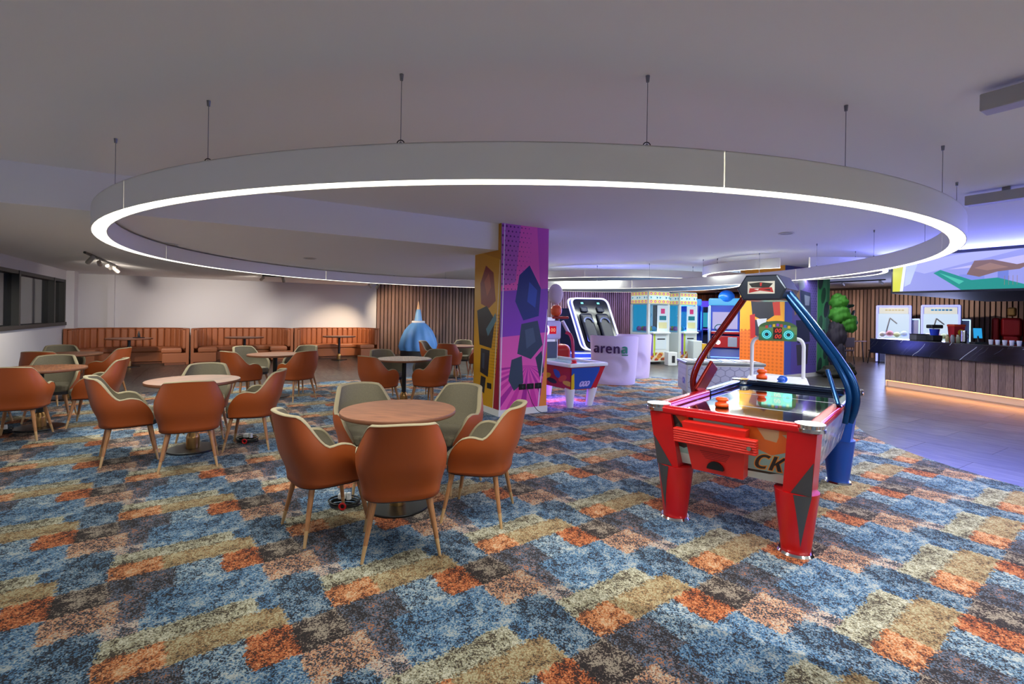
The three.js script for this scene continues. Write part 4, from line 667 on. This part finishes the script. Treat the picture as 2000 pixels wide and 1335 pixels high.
// ---------------------------------------------------------------- blue arcade cabinets
function arcade(pos, turn, label, body, scr, accent, red) {
  const o = thing('arcade_cabinet', label, 'arcade machine', pos, turn);
  mesh('body', [hexa([-0.5, 0.5, -0.6, 0.1], [-0.5, 0.5, -0.6, 0.5], 0.95, 0.05), rb(1.0, 1.2, 0.5, 0, 1.4, -0.35, 0.04)], std(body, 0.35), o);
  mesh('screen', plane(0.84, 0.62, 0, 1.42, -0.0955), glow(scr, 0.8), o);
  mesh('marquee', rb(1.1, 0.26, 0.3, 0, 2.1, -0.2, 0.05), glow(accent, 0.7), o);
  for (const s of [-1, 1]) mesh('side_panel', rb(0.06, 1.9, 0.9, s * 0.53, 1.0, -0.15, 0.02), std(red ? 0xd8d4e0 : 0x123a9c, 0.35), o);
  mesh('control_panel', rb(0.96, 0.1, 0.4, 0, 0.98, 0.18, 0.03), std(red ? 0xb81c20 : 0x2a1c6a, 0.3), o);
  if (red) { const w = mesh('steering_wheel', new THREE.TorusGeometry(0.15, 0.022, 8, 28).rotateX(-0.6).translate(-0.2, 1.15, 0.3), M.black, o); mesh('grille_panel', rb(0.9, 0.42, 0.04, 0, 0.66, 0.4, 0.02), std(0xc81c20, 0.3), o); mesh('grille', rb(0.3, 0.34, 0.02, 0.22, 0.66, 0.425, 0.01), std(0xb8b8c8, 0.3, 0.5), o); mesh('headlight', new THREE.SphereGeometry(0.08, 16, 10).scale(1, 1, 0.4).translate(-0.25, 0.64, 0.425), glow(0xffe8f0, 2.5), o); mesh('helmet_topper', [new THREE.IcosahedronGeometry(0.28, 3).scale(1, 0.9, 0.8).translate(0.05, 2.28, -0.2)], std(0x1a6ad0, 0.3), o); }
  else { mesh('joystick', [bar(V(0.1, 1.02, 0.2), V(0.1, 1.16, 0.22), 0.012), new THREE.SphereGeometry(0.03, 12, 8).translate(0.1, 1.17, 0.22)], M.red, o); mesh('gun_holder', rb(0.12, 0.7, 0.1, -0.34, 0.7, 0.45, 0.03), std(0x8c1420, 0.4), o); }
  mesh('led_strip', bx(1.0, 0.03, 0.02, 0, 0.12, 0.5), glow(0x80b0ff, 1.6), o);
  areaLight(accent, 16, 0.9, 0.7, V(0, 1.4, 0.0), V(0, 1.3, 4), o);
  return o;
}
arcade(V(6.75, 0, -18.6), -0.25, 'blue arcade cabinet with a glowing blue marquee beside the claw machines', 0x1030a0, 0x2a8ac8, 0x3aa0ff, false);
arcade(V(8.0, 0, -20.6), -0.3, 'dark arcade cabinet with a teal screen and purple glow', 0x141430, 0x2a9ab0, 0x6a50ff, false);
arcade(V(7.75, 0, -17.5), -0.35, 'white and red racing cabinet with a bright headlight and blue rounded topper', 0x2a3c9c, 0xb8b0e0, 0x58c0ff, true);

// ---------------------------------------------------------------- plain figure-sized display pieces in the colours of the originals
{
  const o = thing('blue_gown_display', 'tall pale blue bell shaped display piece on a dark plinth before the slat wall', 'display', W(6.15, 16.45), 0);
  mesh('plinth', cy(0.62, 0.62, 0.2, 0, 0.1, 0, 40), M.dark, o);
  const gp = [], N = 72, prof = [[0.62, 0.2], [0.66, 0.35], [0.6, 0.62], [0.48, 0.9], [0.32, 1.1], [0.16, 1.22]]; const idx = [], uv = [];
  prof.forEach(([r, y], j) => { for (let i = 0; i <= N; i++) { const t = i / N * 2 * Math.PI, k = r * (1 + 0.07 * Math.sin(11 * t + j * 0.3) * (1 - j / 6) + 0.03 * Math.sin(5 * t)); gp.push(k * Math.sin(t), y, k * Math.cos(t)); uv.push(i / N, j / 5); } });
  for (let j = 0; j < 5; j++) for (let i = 0; i < N; i++) { const a = j * (N + 1) + i; idx.push(a, a + 1, a + N + 1, a + 1, a + N + 2, a + N + 1); }
  const g = new THREE.BufferGeometry(); g.setAttribute('position', new THREE.Float32BufferAttribute(gp, 3)); g.setAttribute('uv', new THREE.Float32BufferAttribute(uv, 2)); g.setIndex(idx); g.computeVertexNormals();
  mesh('bell', g, std(0x5a94dc, 0.5), o);
  mesh('upper_cone', lathe([[0.155, 1.2], [0.13, 1.3], [0.1, 1.5], [0.07, 1.65], [0, 1.66]], 32), std(0x7ab0ec, 0.5), o);
  mesh('white_collar', new THREE.TorusGeometry(0.19, 0.05, 10, 32).rotateX(Math.PI / 2).translate(0, 1.2, 0), std(0xd8e0f0, 0.6), o);
  mesh('spire', lathe([[0.06, 1.64], [0.045, 1.75], [0.02, 1.9], [0, 1.96]], 24), std(0xd8b090, 0.5), o);
}
function blobs(list) { return list.map(([x, y, z, rx, ry, rz], n) => { const g = new THREE.IcosahedronGeometry(1, 8), p = g.attributes.position; for (let i = 0; i < p.count; i++) { const X = p.getX(i), Y = p.getY(i), Z = p.getZ(i), k = 1 + 0.1 * Math.sin(5 * X + 3 * Y + n) + 0.07 * Math.sin(8 * Y - 5 * Z + 2 * n) + 0.04 * Math.sin(14 * X + 11 * Z); p.setXYZ(i, X * k, Y * k, Z * k); } g.computeVertexNormals(); return toCreasedNormals(g, 1.2).scale(rx, ry, rz).translate(x, y, z); }); }
{
  const o = thing('green_boulder_display', 'lumpy bright green sculpture mass leaning out from the green pillar face', 'display', V(8.55, 0, -12.65), 0.3);
  mesh('upper_mass', blobs([[0.05, 1.98, 0, 0.2, 0.2, 0.2], [0.1, 1.66, 0, 0.28, 0.26, 0.22], [0.3, 1.42, 0.05, 0.26, 0.24, 0.2]]), std(0x4c9a34, 0.6), o);
  mesh('lower_mass', blobs([[-0.02, 1.1, 0, 0.24, 0.36, 0.2], [0.0, 0.62, 0, 0.2, 0.4, 0.18]]), std(0x3a3444, 0.7), o);
  mesh('rock_base', blobs([[0, 0.14, 0, 0.45, 0.16, 0.34], [0.2, 0.2, 0.08, 0.26, 0.2, 0.22]]), std(0x35352f, 0.9), o);
  const p = thing('leafy_plant', 'dark leafy plant against the slat wall behind the green sculpture', 'plant', V(10.9, 0, -16.1)); mesh('pot', lathe([[0, 0], [0.2, 0], [0.26, 0.45], [0.24, 0.45], [0.2, 0.4], [0, 0.4]], 24), M.dark, p); mesh('stem', bar(V(0, 0.4, 0), V(0.05, 1.4, 0), 0.03), std(0x4a3424, 0.8), p);
  const lf = new THREE.SphereGeometry(0.16, 8, 6).scale(1, 0.12, 0.4); for (let i = 0; i < 46; i++) { const l = mesh('leaf', lf, std(i % 2 ? 0x1e3c20 : 0x2c4c28, 0.6), p); l.position.set((rnd() - 0.5) * 0.75, 1.15 + rnd() * 0.95, (rnd() - 0.5) * 0.7); l.rotation.set(rnd() * 2, rnd() * 6, (rnd() - 0.5) * 1.6); }
}
{
  const o = thing('red_gold_display', 'crimson and gold blocky display piece standing by the slat wall behind the bar', 'display', W(21.6, 4.75), -1.0);
  mesh('torso', [rb(0.5, 0.62, 0.34, 0, 1.34, 0, 0.1, 3), rb(0.4, 0.3, 0.3, 0, 0.95, 0, 0.08, 3)], std(0x9c1418, 0.25, 0.5), o);
  mesh('top_block', rb(0.2, 0.28, 0.22, 0, 1.84, 0, 0.06, 3), std(0xb88a4a, 0.3, 0.6), o);
  for (const s of [-1, 1]) mesh('side_block', [rb(0.2, 0.9, 0.26, s * 0.36, 1.2, 0, 0.08, 3)], std(0x8c1014, 0.25, 0.5), o);
  mesh('pedestal', rb(0.5, 0.82, 0.32, 0, 0.41, 0, 0.04, 3), std(0xa8a4a0, 0.3, 0.5), o);
}

// ---------------------------------------------------------------- bar
const marbleTex = canvasTex(1024, 256, (g, w, h) => {
  g.fillStyle = '#0e0f16'; g.fillRect(0, 0, w, h); g.strokeStyle = '#c8ccd8'; let s = 9; const r = () => { s = (s * 16807) % 2147483647; return s / 2147483647; };
  for (let i = 0; i < 11; i++) { g.lineWidth = i % 4 === 0 ? 4 : 1.4; g.globalAlpha = i % 4 === 0 ? 0.9 : 0.4; let x = r() * w, y = -10; g.beginPath(); g.moveTo(x, y); while (y < h) { x -= 20 + r() * 30; y += 24 + r() * 26; g.lineTo(x, y); } g.stroke(); } g.globalAlpha = 1;
}); marbleTex.wrapS = marbleTex.wrapT = THREE.RepeatWrapping;
M.marble = std(0xffffff, 0.12, 0, { map: marbleTex });
const mbox = (w, h, d, x, y, z) => { const g = rb(w, h, d, x, y, z, 0.012, 2); return worldUV(g, (X, Y, Z) => [X / 2.2, (Y + Z) / 0.55]); };
const barTurn = -Math.atan2(0.98, 0.195);   // local x runs along the bar, towards the photographer
const barPos = V(8.61, 0, -11.11), Bp = (x, y, z) => V(x, y, z).applyAxisAngle(V(0, 1, 0), barTurn).add(barPos);
{
  const o = thing('bar_counter', 'long bar with black veined marble top and brown wood board front', 'bar', barPos, barTurn), L = 6.4;
  mesh('carcass', bx(L, 0.6, 0.55, L / 2, 0.45, -0.33), std(0x2a1a14, 0.8), o);
  mesh('marble_top', mbox(L + 0.3, 0.34, 0.75, L / 2 - 0.15, 0.91, -0.3), M.marble, o);
  const bg = rb(0.118, 0.6, 0.03, 0, 0, 0, 0.006, 1);
  for (let x = 0.06; x < L; x += 0.122) { const b = mesh('board', bg, M.slats[Math.floor(rnd() * 3)], o); b.position.set(x, 0.44, -0.04 + (rnd() - 0.5) * 0.012); }
  mesh('end_panel', bx(0.03, 0.74, 0.55, -0.02, 0.37, -0.33), std(0xd0d0dc, 0.3), o);
  mesh('plinth', bx(L, 0.15, 0.4, L / 2, 0.075, -0.3), std(0xc8b8a8, 0.5), o);
  mesh('led_strip', bx(L, 0.015, 0.02, L / 2, 0.13, -0.075), glow(0xffb070, 3), o);
  areaLight(0xffa868, 16, L, 0.03, V(L / 2, 0.12, -0.06), V(L / 2, 0, 0.06), o);
  const k = thing('back_counter', 'second black veined marble counter behind the main bar', 'counter', Bp(1.5, 0, -2.2), barTurn); mesh('marble_top', mbox(5.4, 0.3, 0.6, 2.4, 0.95, 0), M.marble, k); mesh('cabinet', bx(5.2, 0.8, 0.55, 2.4, 0.4, 0), M.dark, k);
  const it = (name, label, cat, x, z, geos, m, parts) => { const t = thing(name, label, cat, Bp(x, 1.08, z), barTurn + 1.2); mesh('body', geos, m, t); for (const [n, g, mm] of parts || []) mesh(n, g, mm, t); };
  it('till_drawer', 'grey till drawer with dark lid on the bar near its end', 'till', 0.5, -0.35, rb(0.26, 0.12, 0.24, 0, 0.06, 0, 0.01), std(0x55555e, 0.5), [['lid', rb(0.27, 0.02, 0.25, 0, 0.13, 0, 0.008), M.dark]]);
  it('coffee_grinder', 'dark coffee grinder with blue lit hopper on the bar', 'grinder', 0.78, -0.4, [rb(0.2, 0.12, 0.2, 0, 0.06, 0, 0.02)], M.dark, [['hopper', cy(0.09, 0.07, 0.14, 0, 0.19, 0, 18), std(0x1c3cc8, 0.3)], ['top', rb(0.22, 0.08, 0.2, 0, 0.31, 0, 0.02), M.dark]]);
  it('snack_box', 'red and yellow snack carton with fluted top on the bar', 'box', 1.06, -0.6, hexa([-0.1, 0.1, -0.1, 0.1], [-0.08, 0.08, -0.08, 0.08], 0.32, 0), std(0xb8202c, 0.5), [['emblem', cy(0.06, 0.06, 0.01, 0, 0, 0, 20).rotateX(Math.PI / 2).translate(0.03, 0.2, 0.092), std(0xf0c030, 0.4)], ['rim', rb(0.23, 0.05, 0.22, 0, 0.34, 0, 0.02), std(0xe04a2a, 0.5)]]);
  it('steel_pitcher', 'slim steel pitcher on the bar between carton and tablet', 'pitcher', 1.38, -0.35, lathe([[0, 0], [0.045, 0], [0.05, 0.02], [0.045, 0.2], [0.05, 0.24], [0.042, 0.24], [0.04, 0.02], [0, 0.02]], 20), M.chrome, [['handle', new THREE.TorusGeometry(0.05, 0.008, 6, 14, Math.PI).rotateZ(-Math.PI / 2).translate(0.045, 0.13, 0), M.steel]]);
  it('order_tablet', 'tilted order tablet with bright blue screen on the bar', 'tablet', 1.62, -0.4, [rb(0.24, 0.02, 0.16, 0, 0.01, 0, 0.006), bar(V(0, 0.02, 0), V(0, 0.14, -0.04), 0.02)], M.dark, [['screen_frame', rb(0.17, 0.22, 0.02, 0, 0.2, -0.02, 0.01).rotateX(-0.12), M.dark], ['screen', plane(0.15, 0.2, 0, 0.2, -0.008).rotateX(-0.12), glow(0x2a9ad8, 0.9)]]);
  it('tablet_stand', 'small pale green lit display on the bar near the row of cups', 'tablet', 2.5, -0.55, [rb(0.16, 0.02, 0.14, 0, 0.01, 0, 0.006), bar(V(0, 0.02, 0), V(0, 0.12, 0), 0.016)], M.dark, [['screen', rb(0.18, 0.2, 0.016, 0, 0.2, 0, 0.006), glow(0x90e8d8, 0.9)]]);
  for (let i = 0; i < 5; i++) one('paper_cup', 'small pale cup in the row on the bar edge', 'cup', lathe([[0, 0], [0.028, 0], [0.036, 0.09], [0.033, 0.09], [0.026, 0.005], [0, 0.005]], 18), std(0xd8d8e4, 0.4), Bp(2.0 + i * 0.11, 1.081, -0.14), 0, 'cups on the bar');
  for (let i = 0; i < 4; i++) one('glass_jar', 'small glass jar of toppings between carton and pitcher on the bar', 'jar', lathe([[0, 0], [0.035, 0], [0.035, 0.1], [0.024, 0.12], [0.024, 0.15], [0, 0.15]], 16), std([0xb8a878, 0x8a8a90, 0x9a6a4a, 0xc8c8b8][i], 0.2), Bp(1.15 + (i % 2) * 0.1, 1.081, -0.25 - 0.14 * (i >> 1)), 0, 'jars on the bar');
}
// video canopy above the bar
const screenTex = canvasTex(1536, 256, (g, w, h) => {
  for (let rr = 0; rr < 3; rr++) { g.save(); g.translate(rr * 560, 0); g.scale(0.5, 1); w = 1536;
  g.fillStyle = '#8f94dc'; g.fillRect(0, 0, w, h); poly(g, '#a8acea', [[0, 60], [700, 0], [1100, 0], [300, 130]]); poly(g, '#b8b4ee', [[500, 110], [1200, 30], [1536, 40], [1536, 90]]); poly(g, '#7a88d8', [[600, 256], [600, 150], [700, 150], [700, 120], [800, 120], [800, 256]]); poly(g, '#6c7ccc', [[900, 256], [900, 130], [980, 130], [980, 256]]);
  poly(g, '#d2d43c', [[0, 0], [110, 0], [70, 256], [0, 256]]); poly(g, '#e4e8f0', [[110, 0], [140, 0], [100, 256], [70, 256]]); poly(g, '#b8c4e4', [[140, 0], [260, 0], [170, 200], [112, 220]]);
  poly(g, '#1c8a80', [[380, 130], [440, 110], [700, 190], [900, 180], [1100, 230], [1100, 256], [620, 256]]); poly(g, '#48b8a4', [[430, 130], [640, 195], [600, 215]]);
  poly(g, '#7a6058', [[660, 150], [720, 60], [860, 60], [1040, 100], [1180, 80], [1060, 130], [900, 140], [760, 170]]); poly(g, '#947466', [[720, 110], [840, 80], [980, 115], [820, 130]]);
  for (let i = 0; i < 4; i++) g.fillRect(950 + i * 30, 170, 3, 60);
  if (rr) { g.fillStyle = '#8f94dc'; g.fillRect(0, 0, 260, h); } g.restore(); }
});
{
  const b0 = -1, b1 = 4.4, a0 = 11.9, a1 = 17.8, o = thing('video_canopy', 'dark canopy with a bright lilac video screen hanging above the bar', 'video screen', W((a0 + a1) / 2, (b0 + b1) / 2), TH), w = a1 - a0, d = b1 - b0;
  mesh('canopy_box', bx(w, CE - 2.06, d, 0, (CE + 2.06) / 2, 0), std(0x12141c, 0.5), o);
  mesh('screen_face', plane(d - 0.05, 0.7, -w / 2 - 0.004, 2.06 + 0.385, 0, -Math.PI / 2), new THREE.MeshStandardMaterial({ color: 0x080808, emissive: 0xffffff, emissiveMap: screenTex, emissiveIntensity: 0.95, roughness: 0.5 }), o);
  mesh('bezel', [bx(0.03, 0.04, d, -w / 2, 2.08, 0), bx(0.03, 0.05, d, -w / 2, 2.82, 0)], M.black, o);
  areaLight(0x7c84ff, 22, d - 0.1, 0.7, V(-w / 2 - 0.02, 2.445, 0), V(-w / 2 - 5, 2.445, 0), o);
}
// vending cabinets along the slat wall
function vend(pos, turn, label, sign) {
  const o = thing('snack_vending_cabinet', label, 'vending cabinet', pos, turn), rrw = 1.0;
  mesh('body', rb(rrw, 2.05, 0.7, 0, 1.025, -0.1, 0.04), std(0xbcbcd8, 0.4), o);
  mesh('inner_glow', plane(0.86, 1.1, 0, 1.2, 0.252), glow(0xd4e8ff, 0.75), o);
  mesh('led_frame', [rb(0.06, 2.0, 0.05, -0.46, 1.03, 0.27, 0.02), rb(0.06, 2.0, 0.05, 0.46, 1.03, 0.27, 0.02), rb(0.96, 0.06, 0.05, 0, 2.02, 0.27, 0.02)], glow(0x9096ff, 1.5), o);
  const s = mesh('sign_panel', rb(0.82, 0.22, 0.03, 0, 1.86, 0.27, 0.01), glow(0xe8e8e0, 0.7), o); for (let i = 0; i < 6; i++) { mesh('sign_mark', bx(0.07, 0.05, 0.005, -0.2 + i * 0.09, 1.88, 0.287), std(sign, 0.4), s); }
  for (let i = 0; i < 4; i++) mesh('product', new THREE.IcosahedronGeometry(0.11, 2).translate(-0.3 + i * 0.2, 1.0 + (i % 2) * 0.05, 0.3), std([0xe8e4d8, 0xd89a9a, 0xc8d8a0, 0xb0c8e8][i], 0.7), o);
  mesh('arm', [bar(V(-0.2, 1.1, 0.32), V(-0.1, 1.6, 0.3), 0.02), bar(V(-0.1, 1.6, 0.3), V(0.1, 1.4, 0.32), 0.02)], M.steel, o);
  mesh('lower_door', rb(0.9, 0.55, 0.03, 0, 0.35, 0.26, 0.01), std(0x9c9cc4, 0.4), o);
  const sd = mesh('side_tower', rb(0.22, 1.6, 0.4, 0.62, 0.8, -0.1, 0.02), std(0x7a80a0, 0.4), o); mesh('tower_led', [bx(0.03, 1.5, 0.02, 0.71, 0.8, 0.11), bx(0.2, 0.03, 0.02, 0.62, 1.56, 0.11)], glow(0xb8e0ff, 1.4), sd);
  areaLight(0xb8c0ff, 7, 0.9, 1.6, V(0, 1.2, 0.34), V(0, 1.1, 4), o);
}
vend(V(13.75, 0, -17.35), -0.66, 'lilac lit snack vending cabinet with pale sign, between far tables and second cabinet', 0x8a8a70);
vend(V(14.35, 0, -16.1), -0.78, 'lilac lit snack vending cabinet with blue sign marks, behind the bar', 0x1c78b8);

// far dining corner
{
  const mk = (name, label, pos, turn, grp) => {
    const o = thing(name, label, 'chair', pos, turn, grp);
    mesh('seat', rb(0.44, 0.05, 0.44, 0, 0.46, 0, 0.02), std(0x5a3a28, 0.6), o); mesh('backrest', rb(0.44, 0.34, 0.04, 0, 0.74, 0.21, 0.02), std(0x5a3a28, 0.6), o);
    for (const x of [-1, 1]) for (const z of [-1, 1]) mesh('leg', bar(V(x * 0.22, 0, z * 0.22), V(x * 0.18, 0.46, z * 0.18), 0.013), M.dark, o); for (const x of [-1, 1]) mesh('back_post', bar(V(x * 0.2, 0.46, 0.2), V(x * 0.2, 0.88, 0.22), 0.012), M.dark, o);
  };
  const t = thing('dining_table', 'dark framed wood dining table in the far corner by the slat wall', 'table', V(12.1, 0, -17.5), 0.3); mesh('top', rb(1.1, 0.035, 0.8, 0, 0.75, 0, 0.01), M.woodEdge, t); for (const x of [-1, 1]) for (const z of [-1, 1]) mesh('leg', bar(V(x * 0.5, 0, z * 0.34), V(x * 0.46, 0.73, z * 0.3), 0.016), M.dark, t);
  mk('dining_chair', 'brown dining chair at the far corner table, on the green sculpture side', V(11.45, 0, -16.6), 0.3); mk('dining_chair', 'brown dining chair at the far corner table, on the bar side', V(12.75, 0, -16.7), 0.1); mk('dining_chair', 'brown dining chair at the far corner table, against the slat wall', V(12.2, 0, -18.3), 3.3);
}
// pull a pipe sprinkler and small ceiling fittings
for (const [a, b, y, n] of [[-0.6, 8.6, SO, 'above the window tables'], [1.4, 9.2, SO, 'above the middle tables'], [7.6, 4.2, CE, 'above the open carpet']]) { const o = thing('ceiling_speaker', 'flat round white ceiling speaker ' + n, 'speaker', W(a, b, y - 0.012)); mesh('bezel', lathe([[0.09, 0.012], [0.11, 0.008], [0.11, 0], [0.09, 0.0]], 28), M.white, o); mesh('grille', cy(0.092, 0.092, 0.006, 0, 0.006, 0, 28), std(0xbcbcbc, 0.7), o); }
renderer.render(scene, camera);
